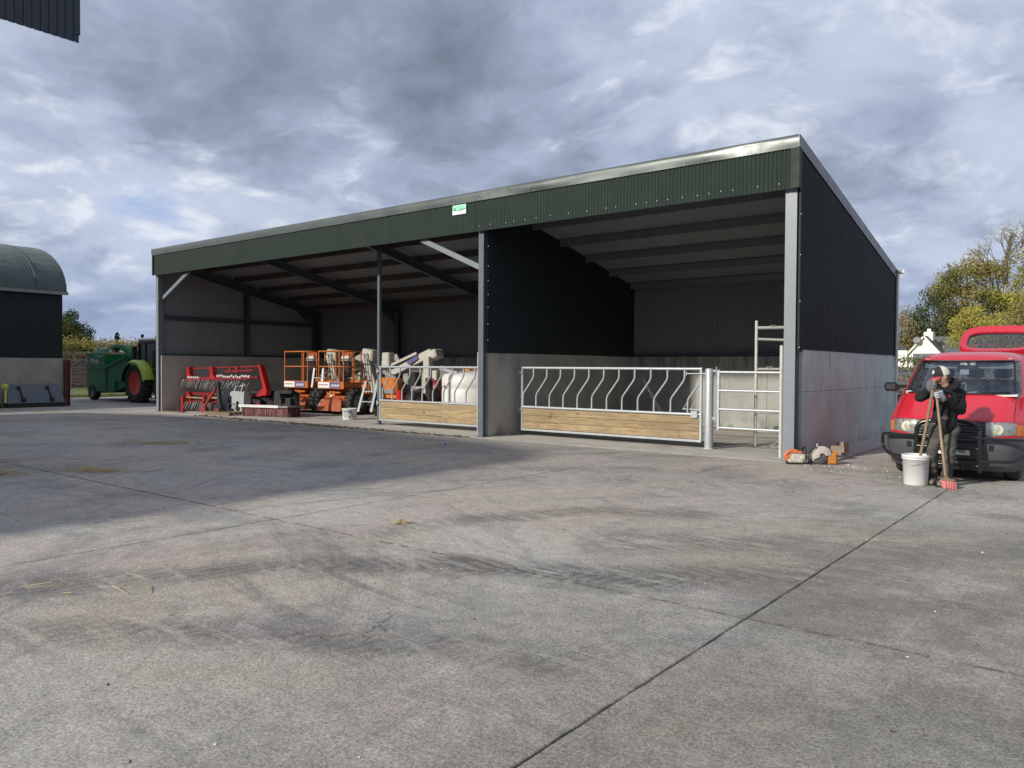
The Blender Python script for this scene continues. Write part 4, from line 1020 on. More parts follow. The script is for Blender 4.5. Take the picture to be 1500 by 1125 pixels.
# plaster bucket
t = thing('plaster_bucket', 'white printed plaster bucket on the slab in front of the second lift', 'bucket', (8.05, 1.86, .012))
s = MB(); s.lathe([(0, .004), (.20, .0), (.205, .01), (.225, .30), (.24, .305), (.24, .335), (.222, .34), (.205, .05), (0, .04)], 28); s.build('tub', WHITE, t)
BLUEP = mat('print_blue', (.10, .12, .30), .5); GREYP = mat('print_grey', (.25, .26, .29), .5); ORP = mat('print_orange', (.6, .22, .1), .5)
def wrapbox(a0, a1, z0, z1, m, nm='print'):
    s = MB(); rows = []
    for z in (z0, z1):
        r = .2052+(z-.01)*.069+.001; rows.append([V(r*cos(a0+(a1-a0)*i/8), r*sin(a0+(a1-a0)*i/8), z) for i in range(9)])
    s.grid(rows); return s.build(nm, m, t)
c0 = atan2(-13.7-1.86, 26.68-8.05)
wrapbox(c0-.95, c0-.5, .22, .28, GREYP); wrapbox(c0-.8, c0-.55, .07, .17, GREYP); wrapbox(c0-.45, c0-.15, .22, .27, GREYP); wrapbox(c0-.1, c0+.3, .20, .27, BLUEP); wrapbox(c0+.1, c0+.6, .13, .19, ORP); wrapbox(c0-.15, c0+.1, .06, .12, BLUEP); wrapbox(c0+.3, c0+.8, .08, .10, BLUEP)
# loose lath on the slab edge
t = thing('timber_lath', 'thin dark lath lying on the slab in front of the brush', 'lath', (6.6, 1.25, .013), radians(24)); s = MB(); s.box(-.9, .9, -.02, .02, 0, .02); s.build('lath', PALLET, t)
t = thing('scrap_board', 'short weathered board lying at the left corner of the shed slab', 'board', (.75, .20, .012), radians(12)); s = MB(); s.box(-.55, .5, -.12, .1, 0, .03, .004); s.build('board', PALLET, t)
# ------------------------------------------------------------------ red van
VRED = mat('van_red_paint', (.54, .017, .032), .28, var=.05, scale=2, coat=.35, dirt=(.42, .05, .06), dirtamt=.25, dscale=2)
VDARK = mat('van_grey_bumper', (.07, .076, .082), .5, var=.08, scale=4)
VINT = mat('van_interior', (.022, .024, .032), .7, var=.1)
VINTL = mat('van_headlining', (.34, .36, .38), .7, var=.05)
LENS = mat('headlamp_reflector', (.50, .50, .46), .35, metal=.5, var=.3, scale=14)
LENS2 = mat('headlamp_bowl', (.60, .57, .42), .4, metal=.2, var=.15, scale=20)
AMBL = mat('indicator_amber', (.75, .22, .02), .25, var=.1, scale=30)
def glass(name, tint=(.50, .56, .60), refl=.10):
    m = bpy.data.materials.new(name); m.use_nodes = True; g = G(m.node_tree); g.n.clear()
    tr = g.new('ShaderNodeBsdfTransparent'); tr.inputs[0].default_value = (*tint, 1)
    gl = g.new('ShaderNodeBsdfGlossy'); gl.inputs['Roughness'].default_value = .03; gl.inputs[0].default_value = (.85, .9, 1, 1)
    lw = g.new('ShaderNodeLayerWeight'); lw.inputs[0].default_value = .35
    f = g.math('ADD', g.math('MULTIPLY', lw.outputs['Facing'], .22), refl*.4, clamp=True)
    mx = g.new('ShaderNodeMixShader'); g.put(mx.inputs[0], f); g.l.new(tr.outputs[0], mx.inputs[1]); g.l.new(gl.outputs[0], mx.inputs[2])
    o = g.new('ShaderNodeOutputMaterial'); g.l.new(mx.outputs[0], o.inputs[0]); return m
GLASS = glass('vehicle_glass')
LGLASS = glass('headlamp_glass', (.85, .87, .86), .25)

van = thing('red_van', 'red van with black bull bar parked beside the shed gable with its tailgate raised', 'van', (24.58, 0, 0))
LV = [(.20, -.56, .86), (.42, -.62, .89), (.64, -.645, .903), (.80, -.65, .905), (.865, -.63, .903), (.895, -.60, .90), (.95, -.51, .897), (1.02, -.40, .892), (1.10, -.27, .885), (1.18, -.14, .876), (1.235, -.05, .865), (1.25, -.02, .858),
      (1.36, .13, .838), (1.48, .29, .815), (1.60, .45, .79), (1.70, .58, .768), (1.78, .685, .745), (1.82, .75, .72), (1.865, .86, .67), (1.90, 1.0, .60), (1.925, 1.25, .50), (1.94, 1.6, .36), (1.945, 2.0, .15)]
TS = [0, .18, .36, .5, .62, .72, .8, .86, .905, .94, .968, .988, 1.0]
YR = 4.05
def lvl(z):
    for a, b in zip(LV, LV[1:]):
        if a[0] <= z <= b[0]:
            k = (z-a[0])/(b[0]-a[0]); return (a[1]+(b[1]-a[1])*k, a[2]+(b[2]-a[2])*k)
    return LV[-1][1:]
def front(t, z, off=0.0):
    yf, w = lvl(z); s_ = -1 if t < 0 else 1; a = abs(t)
    return V(t*w, yf+.10*a**2+.34*a**7-off, z)
rows = []
sides = [0, .3, .65, 1.0, 1.35, 2.0, 2.7, 3.4, 3.85]
for z, yf, w in LV:
    y1 = yf+.44; r = [front(t, z) for t in [-q for q in TS[::-1]][:-1]+TS]
    top = z > 1.82
    yr = YR-.0 if not top else YR-(z-1.82)*3.0
    ys = [y1+(yr-.12-y1)*k/(len(sides)) for k in range(1, len(sides)+1)]
    R_ = [V(w, y, z) for y in ys]+[V(w*.97, yr-.02, z), V(w*.90, yr, z)]
    r = [V(-p.x, p.y, p.z) for p in R_[::-1]]+r+R_
    rows.append(r)
nc = len(rows[0]); body = MB(); vs = [p for r in rows for p in r]; nf = len(R_)
fb, fg, fs = [], [], []
c0 = nf; c1 = nf+2*len(TS)-2
for i in range(len(rows)-1):
    zm = (LV[i][0]+LV[i+1][0])/2
    for j in range(nc-1):
        f = (i*nc+j, i*nc+j+1, (i+1)*nc+j+1, (i+1)*nc+j)
        ismid = c0+3 <= j < c1-3
        if 1.25 < zm < 1.78 and ismid: fg.append(f)
        elif 1.30 < zm < 1.72 and (j in (nf-3, nf-4, nf-5) or j in (nc-nf+1, nc-nf+2, nc-nf+3)): fs.append(f)
        else: fb.append(f)
body.add(vs, fb, True); n = len(rows)-1
body.add(vs, [[n*nc+j for j in range(nc)]], True)
body.add([V(-.8, .2, .22), V(.8, .2, .22), V(.8, 4, .22), V(-.8, 4, .22)], [(0, 1, 2, 3)])
body.build('body', VRED, van)
s = MB(); s.add(vs, fg, True); ws = s.build('windscreen', GLASS, van)
s = MB(); s.add(vs, fs, True); s.build('side_window', GLASS, van)
def fpatch(t0, t1, z0, z1, off, nt=8, nz=3, taper=None):
    rows = []
    for k in range(nz+1):
        z = z0+(z1-z0)*k/nz; rr = []
        for i in range(nt+1):
            t = t0+(t1-t0)*i/nt
            zz = z if taper is None else z+taper*(abs(t)-abs(t0))*(1-k/nz)
            rr.append(front(t, zz, off))
        rows.append(rr)
    return rows
# door shut lines, sill, side trim and roof gutter
s = MB()
for sg in (-1, 1):
    w_ = .905*sg
    for yy in (.62, 1.72, 3.0): s.tube([V(sg*(lvl(z)[1]+.003), yy, z) for z in (.30, .6, .9, 1.15)], .006, 4)
    s.tube([V(sg*(.915), yy, .62) for yy in (.5, 2, 3.6)], .018, 5)
    s.tube([V(sg*(lvl(1.80)[1]+.006), yy, 1.80) for yy in (1.2, 2, 3.0, 3.6)], .012, 5)
s.build('body_trim', BLACK, van)
# windscreen rubber, hood shut line, wipers
s = MB(); edge = [front(-.855+1.71*i/20, 1.262, .012) for i in range(21)]+[front(.855, z, .012) for z in (1.36, 1.48, 1.6, 1.7, 1.765)]+[front(.855-1.71*i/20, 1.772, .012) for i in range(21)]+[front(-.855, z, .012) for z in (1.765, 1.7, 1.6, 1.48, 1.36)]
s.tube(edge, .014, 5, closed=True); s.build('rubber_seal', BLACK, van)
s = MB()
for a, b, zz in ((.05, .80, 1.285), (-.62, .02, 1.285)):
    s.tube([front(a, 1.262, .03), front((a+b)/2, zz, .04), front(b, zz+.012, .035)], .010, 5)
s.build('wiper', BLACK, van)
s = MB(); s.tube([front(-.9+1.8*i/24, .878, .004) for i in range(25)], .006, 4); s.tube([front(.86, .89+.06*i, .004) for i in range(6)], .005, 4); s.tube([front(-.86, .89+.06*i, .004) for i in range(6)], .005, 4); s.build('bonnet_shut_line', BLACK, van)
s = MB(); s.lathe([(0, .02), (.02, .015), (.025, 0)], 8, tuple(front(.02, 1.2, 0))); s.build('washer_nozzle', BLACK, van)
# grille, lamps
s = MB(); s.grid(fpatch(-.50, .50, .64, .868, .006, 12, 3)); gr = s.build('grille', BLACK, van)
for z in (.69, .735, .78, .825):
    s = MB(); s.grid([[front(-.49+.98*i/12, z+d, .012+o) for i in range(13)] for d, o in ((-.012, 0), (-.008, .014), (.008, .014), (.012, 0))]); s.build('slat', VDARK, gr)
for sg in (-1, 1):
    s = MB(); s.grid(fpatch(sg*.50, sg*.895, .655, .875, .004, 8, 4, .10)); h = s.build('headlight', LENS, van)
    s = MB(); s.grid(fpatch(sg*.50, sg*.895, .655, .875, .016, 8, 4, .10)); s.build('lens', LGLASS, h)
    s = MB()
    q = front(sg*.66, .765, .006); s.lathe([(.0, .004), (.06, .003), (.075, .0)], 16, tuple(q), (sg*.18, -1, .06)); s.build('bulb_bowl', LENS2, h)
    s = MB(); s.grid(fpatch(sg*.90, sg*.992, .68, .83, .006, 8, 3)); s.build('indicator', AMBL, van)
# bumper
s = MB(); rows = []
for z, o in ((.15, -.02), (.17, .05), (.24, .085), (.44, .10), (.60, .10), (.645, .075), (.65, .0)):
    r = [front(t, max(.21, z), o) for t in [-q for q in TS[::-1]][:-1]+TS]
    for p in r: p.z = z; p.x *= 1.0+max(o, 0)*.4
    w = r[-1].x; ys = r[-1].y
    rows.append([V(-w, .32, z)]+r+[V(w, .32, z)])
s.grid(rows); bp = s.build('bumper', VDARK, van)
s = MB(); s.grid([[front(-.52+1.04*i/12, z, .104) for i in range(13)] for z in (.30, .33)]); s.grid([[front(-.5+1.0*i/12, z, .105) for i in range(13)] for z in (.56, .61)])
for sg in (-1, 1): s.grid([[front(sg*(.56+.22*i/6), z, .106) for i in range(7)] for z in (.46, .55)])
s.build('air_intake', BLACK, bp)
s = MB(); s.box(-.28, .28, -.80, -.785, .395, .515, .004); pt = s.build('number_plate', mat('plate_white', (.68, .69, .67), .4, var=.03), van)
text_part('plate_text', '05-MH-746', .115, BLACK, pt, (0, -.8022, .455), (pi/2, 0, 0), .001, sx=.83)
# bull bar
BAR = mat('bull_bar_black', (.012, .012, .013), .22, var=.1, spec=.6)
s = MB(); s.tube(bend([(-.41, -.80, .16), (-.41, -.86, .45), (-.40, -.84, .83), (-.22, -.83, .885), (.22, -.83, .885), (.40, -.84, .83), (.41, -.86, .45), (.41, -.80, .16)], .14, 6), .034, 10); s.build('bull_bar_hoop', BAR, van)
s = MB(); s.tube([V(-.41, -.86, .50), V(.41, -.86, .50)], .026, 8); s.tube([V(-.41, -.85, .66), V(.41, -.85, .66)], .022, 8); s.tube([V(-.4, -.84, .25), V(.4, -.84, .25)], .026, 8); s.build('bull_bar_rail', BAR, van)
for sg in (-1, 1):
    s = MB(); s.tube(bend([(sg*.41, -.85, .65), (sg*.80, -.72, .64), (sg*.955, -.50, .635), (sg*.96, -.45, .42), (sg*.80, -.72, .33), (sg*.41, -.85, .32)], .09, 5), .024, 8); s.build('bull_bar_wing', BAR, van)
# wheels, arch liners
for x in (-.73, .73):
    for y in (.02, 3.0): wheel(van, (x, y, .325), .325, .20, rim=VDARK, rimr=.62)
s = MB(); s.box(-.6, .6, -.4, 3.9, .20, .26); s.box(-.86, .86, .4, .5, .15, .7); s.build('chassis', BLACK, van)
# mirror
for sg in (-1, 1):
    s = MB(); s.obox((sg*1.02, .30, 1.345), (1, sg*.15, 0), (0, 1, 0), (0, 0, 1), .105, .05, .075, .035); s.beam((sg*.86, .28, 1.25), (sg*.98, .30, 1.29), .05, .04); s.build('mirror', BLACK, van)
# cabin
s = MB(); s.box(-.78, .78, .05, .55, .85, 1.235, .05); s.box(-.78, .78, .5, 4.0, .55, .62); s.build('dashboard', VINT, van)
for x in (-.42, .42, .02):
    s = MB(); s.box(x-.23, x+.23, 1.0, 1.45, .8, .95, .05); s.obox((x, 1.45, 1.2), (1, 0, 0), (0, .97, -.2), (0, .2, .97), .23, .08, .28, .06); s.obox((x, 1.50, 1.58), (1, 0, 0), (0, 1, 0), (0, 0, 1), .13, .05, .09, .04); s.build('seat', VINT, van)
s = MB(); s.tube(arc((.40, .62, 1.25), .19, 0, 2*pi*.999, 24, (1, 0, 0), (0, .35, .94)), .014, 6); s.cyl((.4, .45, 1.15), (.4, .62, 1.25), .03, n=8); s.build('steering_wheel', VINT, van)
s = MB()
for sg in (-1, 1): s.obox((sg*.38, .86, 1.71), (1, 0, 0), (0, .5, .86), (0, -.86, .5), .27, .075, .012, .005)
s.box(-.62, .62, .85, 3.8, 1.80, 1.815); s.build('sun_visor', VINTL, van)
s = MB(); s.obox((.02, .72, 1.66), (1, 0, 0), (0, 1, 0), (0, 0, 1), .15, .02, .045, .02); s.beam((.02, .75, 1.68), (.02, .85, 1.79), .02, .02); s.build('rear_view_mirror', VINT, van)
s = MB(); s.box(-.06, .06, .545, .55, 1.555, 1.635); s.build('paper_pass', WHITE, van)
s = MB(); s.tube([V(.02, .46, 1.43), V(-.04, .45, 1.39), V(-.045, .43, 1.31), V(.04, .43, 1.31), V(.04, .45, 1.39)], .008, 5, closed=True); s.build('hanging_air_freshener', WHITE, van)
s = MB(); s.obox((.55, .10, 1.25), (1, 0, 0), (0, 1, .1), (0, -.1, 1), .22, .08, .012, .004); s.obox((.18, .10, 1.262), (1, 0, .1), (0, 1, 0), (-.1, 0, 1), .08, .06, .03, .02); s.obox((-.72, .22, 1.265), (1, 0, 0), (0, 1, 0), (0, 0, 1), .05, .05, .025, .015); s.build('dashboard_papers', WHITE, van)
# tailgate raised behind the roof
tg = []
def tp(a, b, o=0): # a across -1..1, b along from hinge to lower edge
    return V(a*.66*(1-.10*b**3), 4.02+.86*b, 1.93+.60*b-.08*b*b)+V(0, -.45, .85)*o
out_ = []
for k in range(48):
    a = 2*pi*k/48; q = lambda v: math.copysign(abs(v)**.5, v)
    out_.append((q(cos(a)), .5+.5*q(sin(a))))
s = MB(); inn = [(.80*x, .5+(y-.5)*.66-.05) for x, y in out_]
m_ = len(out_); vv = [tp(x, y, .0) for x, y in out_]+[tp(x, y, .0) for x, y in inn]+[tp(x*.97, y, .09) for x, y in out_]+[tp(x, y, .06) for x, y in inn]
s.add(vv, [(k, (k+1) % m_, m_+(k+1) % m_, m_+k) for k in range(m_)])
s.add(vv, [(2*m_+k, 3*m_+k, 3*m_+(k+1) % m_, 2*m_+(k+1) % m_) for k in range(m_)]+[(m_+k, m_+(k+1) % m_, 3*m_+(k+1) % m_, 3*m_+k) for k in range(m_)])
s.add(vv, [(k, 2*m_+k, 2*m_+(k+1) % m_, (k+1) % m_) for k in range(m_)], True)
tgp = s.build('tailgate', VRED, van)
s = MB(); s.add([tp(x, y, .03) for x, y in inn], [list(range(m_))]); s.build('rear_window', GLASS, tgp)
s = MB(); s.tube([tp(x, y, .0) for x, y in inn], .014, 5, closed=True); s.build('window_seal', BLACK, tgp)
s = MB(); s.tube([tp(-.78, .33, .02), tp(.78, .33, .02)], .007, 5); s.build('window_bar', VRED, tgp)
s = MB(); s.tube([tp(-.35, .84, -.02), tp(.25, .88, -.03), tp(.55, .95, -.04)], .016, 6); s.lathe([(.05, 0), (.045, .02), (0, .025)], 10, tuple(tp(.5, .97, -.02)), (0, 0, -1)); s.build('rear_wiper', BLACK, tgp)
s = MB(); s.tube([V(-.62, 3.95, 1.6), tp(-.85, .5, .03)], .012, 6); s.tube([V(.62, 3.95, 1.6), tp(.85, .5, .03)], .012, 6); s.build('gas_strut', BLACK, van)

# ------------------------------------------------------------------ person leaning on broom and shovel handles
SKIN = mat('skin', (.42, .25, .18), .55, var=.1, scale=20)
HOOD = mat('hoodie_black', (.020, .020, .021), .95, var=.25, scale=25, bump=.4, bscale=30, spec=.15)
TROU = mat('work_trousers', (.062, .06, .055), .9, var=.25, scale=18, bump=.5, bscale=26, dirt=(.16, .145, .12), dirtamt=.6, dscale=7, spec=.15)
GLOV = mat('glove_grey', (.13, .135, .145), .8, var=.25, scale=40)
GLOVL = mat('glove_pale', (.42, .43, .46), .8, var=.2, scale=40)
CAPK = mat('cap_black', (.02, .021, .022), .9, var=.2, scale=40); CAPW = mat('cap_cream', (.56, .53, .46), .9, var=.12, scale=50, bump=.4, bscale=200); CAPR = mat('cap_red', (.40, .045, .06), .8, var=.12, scale=40)
BOOT = mat('boot_tan', (.17, .15, .12), .8, var=.3, scale=20)
PRED = mat('print_red', (.55, .06, .05), .8, var=.1)
from mathutils import noise as mn
def skinmesh(name, verts, edges, root, m, parent, sub=2, extra=None, voxel=.012, wrinkle=0.0, wf=9.0, up=None):
    """tapered limbs joined at the joints, fused into one continuous surface"""
    bm = bmesh.new()
    def app(mb):
        t_ = bpy.data.meshes.new('t'); t_.from_pydata(mb.v, [], mb.f); bm.from_mesh(t_); bpy.data.meshes.remove(t_)
    def ball(c, r, r2):
        b_ = MB(); rows = []
        for i in range(11):
            th = pi*i/10; rows.append([c+V(sin(th)*cos(2*pi*k/16), sin(th)*sin(2*pi*k/16), cos(th))*((r+r2)/2*.98) for k in range(16)])
        b_.grid(rows, close=True); app(b_)
    for v in verts: ball(Vector(v[0]), v[1], v[2] if len(v) > 2 else v[1])
    side = V(.86, .5, 0)
    for a_, b_ in edges:
        A, B = verts[a_], verts[b_]; p, q = Vector(A[0]), Vector(B[0]); ra = (A[1], A[2] if len(A) > 2 else A[1]); rb = (B[1], B[2] if len(B) > 2 else B[1])
        t = (q-p).normalized(); e1 = (side-t*side.dot(t)); e1 = e1.normalized() if e1.length > .15 else t.orthogonal().normalized(); e2 = t.cross(e1)
        mb = MB(); rows = []
        for i in range(7):
            k = i/6; c = p.lerp(q, k); x, y = ra[0]+(rb[0]-ra[0])*k, ra[1]+(rb[1]-ra[1])*k
            rows.append([c+e1*cos(2*pi*j/18)*x+e2*sin(2*pi*j/18)*y for j in range(18)])
        mb.grid(rows, close=True); mb.add(rows[0], [list(range(18))[::-1]]); mb.add(rows[-1], [list(range(18))]); app(mb)
    for mb in (extra or []): app(mb)
    bmesh.ops.remove_doubles(bm, verts=bm.verts, dist=1e-5)
    r = bpy.data.meshes.new(name); bm.to_mesh(r); bm.free()
    o = bpy.data.objects.new(name, r); COL.objects.link(o)
    rm = o.modifiers.new('rm', 'REMESH'); rm.mode = 'VOXEL'; rm.voxel_size = voxel; rm.use_smooth_shade = True
    sm_ = o.modifiers.new('s', 'SMOOTH'); sm_.iterations = 4; sm_.factor = .5
    dg = bpy.context.evaluated_depsgraph_get(); r2 = bpy.data.meshes.new_from_object(o.evaluated_get(dg)); o.modifiers.clear(); o.data = r2; r = r2
    if wrinkle:
        for v in r.vertices:
            p = v.co*wf; k = mn.noise(V(p.x, p.y, p.z*1.7))+.6*mn.noise(V(p.x*2.2+4, p.y*2.2, p.z*3.4))
            v.co += v.normal*wrinkle*k
    for p in r.polygons: p.use_smooth = True
    r.materials.clear(); r.materials.append(m); o.data.name = name
    if parent: o.parent = parent
    return o
man = thing('person', 'person in black hoodie, trucker cap and grey work trousers leaning on two wooden handles', 'person', (24.66, -1.38, 0))
BT = {  # joints
 'pel': V(-.035, -.03, .92), 'spi': V(-.012, -.01, 1.07), 'che': V(.0, -.04, 1.225), 'nkb': V(.0, -.07, 1.36), 'nk': V(-.02, -.11, 1.43), 'hd': V(-.045, -.15, 1.535),
 'shR': V(.135, .075, 1.30), 'elR': V(.165, .03, 1.06), 'wrR': V(.0, -.37, 1.235), 'shL': V(-.13, -.175, 1.345), 'elL': V(-.27, -.40, 1.245), 'wrL': V(-.13, -.49, 1.365),
 'hiR': V(.045, .03, .86), 'hiL': V(-.11, -.085, .86), 'knR': V(.045, -.06, .49), 'knL': V(-.155, -.13, .50), 'anR': V(.005, .01, .085), 'anL': V(-.19, .12, .085)}
# head: shaped ellipsoid turned towards the handles
HF = V(-.76, -.58, -.28).normalized(); HS = HF.cross(V(0, 0, 1)).normalized(); HU = HS.cross(HF).normalized()   # face, side, up
hc = BT['hd']
head = MB(); rows = []
for i in range(17):
    th = pi*i/16; rr = []
    for k in range(28):
        a = 2*pi*k/28; x, y, z = sin(th)*cos(a), sin(th)*sin(a), cos(th)
        w = .078*(1-.20*max(0, -z)); dp = .098*(1 if x < 0 else (1-.10*max(0, z)))
        p = hc+HF*x*dp+HS*y*w+HU*z*.122
        if x > .5: p += HF*(.012*max(0, 1-abs(z+.75)*3)+.006*max(0, 1-abs(z-.15)*4)-.007*max(0, 1-abs(z-.0)*5)*(abs(y) > .15))
        rr.append(p)
    rows.append(rr)
head.grid(rows, close=True)
nose = MB(); nose.tube([hc+HF*.088+HU*.012, hc+HF*.104-HU*.012, hc+HF*.114-HU*.030, hc+HF*.094-HU*.042], .012, 8, radii=[.008, .011, .015, .010])
lips = MB(); lips.tube([hc+HF*.090-HU*.066-HS*.022, hc+HF*.099-HU*.064, hc+HF*.090-HU*.066+HS*.022], .007, 6)
ears = MB()
for sg in (-1, 1):
    c = hc+HS*sg*.079-HF*.008-HU*.005
    ears.obox(c, (HF*.9+HS*sg*.3), HS*sg, HU, .020, .009, .032, .008)
bw = lambda k, r: (BT[k], r)
names = ['pel', 'spi', 'che', 'nkb', 'nk', 'hd', 'shR', 'elR', 'wrR', 'shL', 'elL', 'wrL', 'hiR', 'knR', 'anR', 'hiL', 'knL', 'anL']
rad = [.09, .09, .095, .06, .055, .06, .065, .045, .03, .065, .045, .03, .075, .055, .04, .075, .055, .04]
ix = {n: i for i, n in enumerate(names)}
E_ = [('pel', 'spi'), ('spi', 'che'), ('che', 'nkb'), ('nkb', 'nk'), ('nk', 'hd'), ('che', 'shR'), ('shR', 'elR'), ('elR', 'wrR'), ('che', 'shL'), ('shL', 'elL'), ('elL', 'wrL'), ('pel', 'hiR'), ('hiR', 'knR'), ('knR', 'anR'), ('pel', 'hiL'), ('hiL', 'knL'), ('knL', 'anL')]
skinmesh('body', [(BT[n], r) for n, r in zip(names, rad)], [(ix[a], ix[b]) for a, b in E_], 0, SKIN, man, 2, [head, nose, lips, ears], .011)
s = MB()
for sg in (-1, 1):
    s.lathe([(0, .006), (.008, .004), (.011, -.004), (0, -.006)], 10, tuple(hc+HF*.083+HS*sg*.032+HU*.010), tuple(HF))
s.build('eyes', mat('eye', (.05, .04, .035), .3), man)
s = MB(); rows = []
for i in range(6):
    rr = []
    for k in range(15):
        a = pi*.62+k/14*pi*.76; z = .02-.012*i
        rr.append(hc+HF*cos(a)*.106*(1-.02*i)+HS*sin(a)*.088+HU*(z-.008*i))
    rows.append(rr)
s.grid(rows); s.build('hair', mat('hair_brown', (.05, .035, .025), .8, var=.3, scale=60), man)
# hoodie
hv = [(BT['pel']+V(0, 0, -.06), .168, .140), (BT['spi'], .155, .128), (BT['che'], .165, .135), (BT['nkb'], .09, .085), (BT['shR'], .083), (BT['shR'].lerp(BT['elR'], .5), .074), (BT['elR'], .066), (BT['elR'].lerp(BT['wrR'], .5), .057), (BT['wrR']+V(.012, .03, -.004), .050), (BT['shL'], .083), (BT['shL'].lerp(BT['elL'], .5), .074), (BT['elL'], .066), (BT['elL'].lerp(BT['wrL'], .55), .056), (BT['wrL']+V(-.02, .012, -.02), .050)]
he = [(0, 1), (1, 2), (2, 3), (2, 4), (4, 5), (5, 6), (6, 7), (7, 8), (2, 9), (9, 10), (10, 11), (11, 12), (12, 13)]
hoodm = MB()   # bunched hood behind the neck and round the collar
nb = BT['nkb']
hoodm.tube([nb+V(-.12, -.09, .02), nb+V(-.06, .03, .075), nb+V(.07, .09, .10), nb+V(.13, .02, .06), nb+V(.10, -.09, .005)], .05, 10, radii=[.026, .05, .062, .052, .028])
hoodm.tube([nb+V(.02, .09, .03), nb+V(.03, .115, .11), nb+V(.0, .08, .17)], .06, 10, radii=[.07, .065, .03])
skinmesh('hoodie', hv, he, 1, HOOD, man, 2, [hoodm], .013, .012, 8)
# waistband
# trousers
tv = [(BT['pel']+V(0, 0, .03), .150, .128), (BT['pel']+V(-.0, .0, -.07), .152, .130), (BT['hiR']+V(.01, .005, -.05), .100), (BT['hiR'].lerp(BT['knR'], .55), .085), (BT['knR'], .074), (BT['knR'].lerp(BT['anR'], .5), .073), (BT['anR']+V(0, 0, .02), .072), (BT['hiL']+V(-.01, 0, -.05), .100), (BT['hiL'].lerp(BT['knL'], .55), .085), (BT['knL'], .074), (BT['knL'].lerp(BT['anL'], .5), .073), (BT['anL']+V(0, 0, .02), .072)]
te = [(0, 1), (1, 2), (2, 3), (3, 4), (4, 5), (5, 6), (1, 7), (7, 8), (8, 9), (9, 10), (10, 11)]
skinmesh('trousers', tv, te, 0, TROU, man, 2, None, .013, .016, 8)
# boots
for an, to in ((BT['anR'], V(-.045, -.17, .04)), (BT['anL'], V(-.17, -.06, .04))):
    dv = (to-V(an.x, an.y, .04)).normalized()
    b = skinmesh('boot', [(an+V(0, 0, .07), .052), (an, .056), (V(an.x, an.y, .045)-dv*.045, .045), (V(an.x, an.y, .05)+dv*.10, .048), (V(an.x, an.y, .042)+dv*.19, .042, .036)], [(0, 1), (1, 2), (1, 3), (3, 4)], 1, BOOT, man, 2)
    s = MB(); c = V(an.x, an.y, .012)+dv*.08; sd_ = V(-dv.y, dv.x, 0); s.obox(c, dv, sd_, (0, 0, 1), .15, .046, .012, .008); s.build('sole', BLACK, man)
# cap
def capdome(k0, k1, m, nm):
    s = MB(); rows = []
    for i in range(9):
        th = (pi/2+.12)*i/8; rr = []
        for k in range(k0, k1+1):
            a = 2*pi*k/32
            rr.append(hc+HU*.030+HF*(cos(a)*sin(th)*.110)+HS*(sin(a)*sin(th)*.092)+HU*cos(th)*.118)
        rows.append(rr)
    s.grid(rows); return s.build(nm, m, man)
capdome(-7, 7, CAPK, 'cap_front'); capdome(7, 25, CAPW, 'cap_mesh')
s = MB(); rows = []
for i in range(6):
    q = i/5; rr = []
    for k in range(13):
        a = -1.15+2.3*k/12
        rr.append(hc+HU*(.020-.030*q*q-.012*(1-cos(a*.9)))+HF*(cos(a)*(.106+.0*q)+.082*q*cos(a*.75))+HS*(sin(a)*(.090+.006*q)))
    rows.append(rr)
s.grid(rows); lo = [[p-HU*.005 for p in r] for r in rows]; s.grid(lo); s.build('cap_peak', CAPR, man)
s = MB(); s.lathe([(0, .004), (.026, .002), (.028, -.004)], 14, tuple(hc+HU*.085+HF*.098+HS*.012), tuple((HF+HU*.45).normalized())); s.build('cap_badge', WHITE, man)
s = MB(); s.lathe([(.010, 0), (.008, .006), (0, .007)], 8, tuple(hc+HU*.148)); s.build('cap_button', CAPW, man)
# chest lettering (the glove covers the rest of the word)
chf = V(-.35, -.92, .05).normalized(); chs = V(.93, -.36, 0).normalized()
for k, bx in enumerate(((0, 1), (0,), (0, 1))):
    pass
t_ = text_part('hoodie_print', 'ER', .062, PRED, man, (.045, -.232, 1.262), (radians(84), 0, radians(8)), .004)
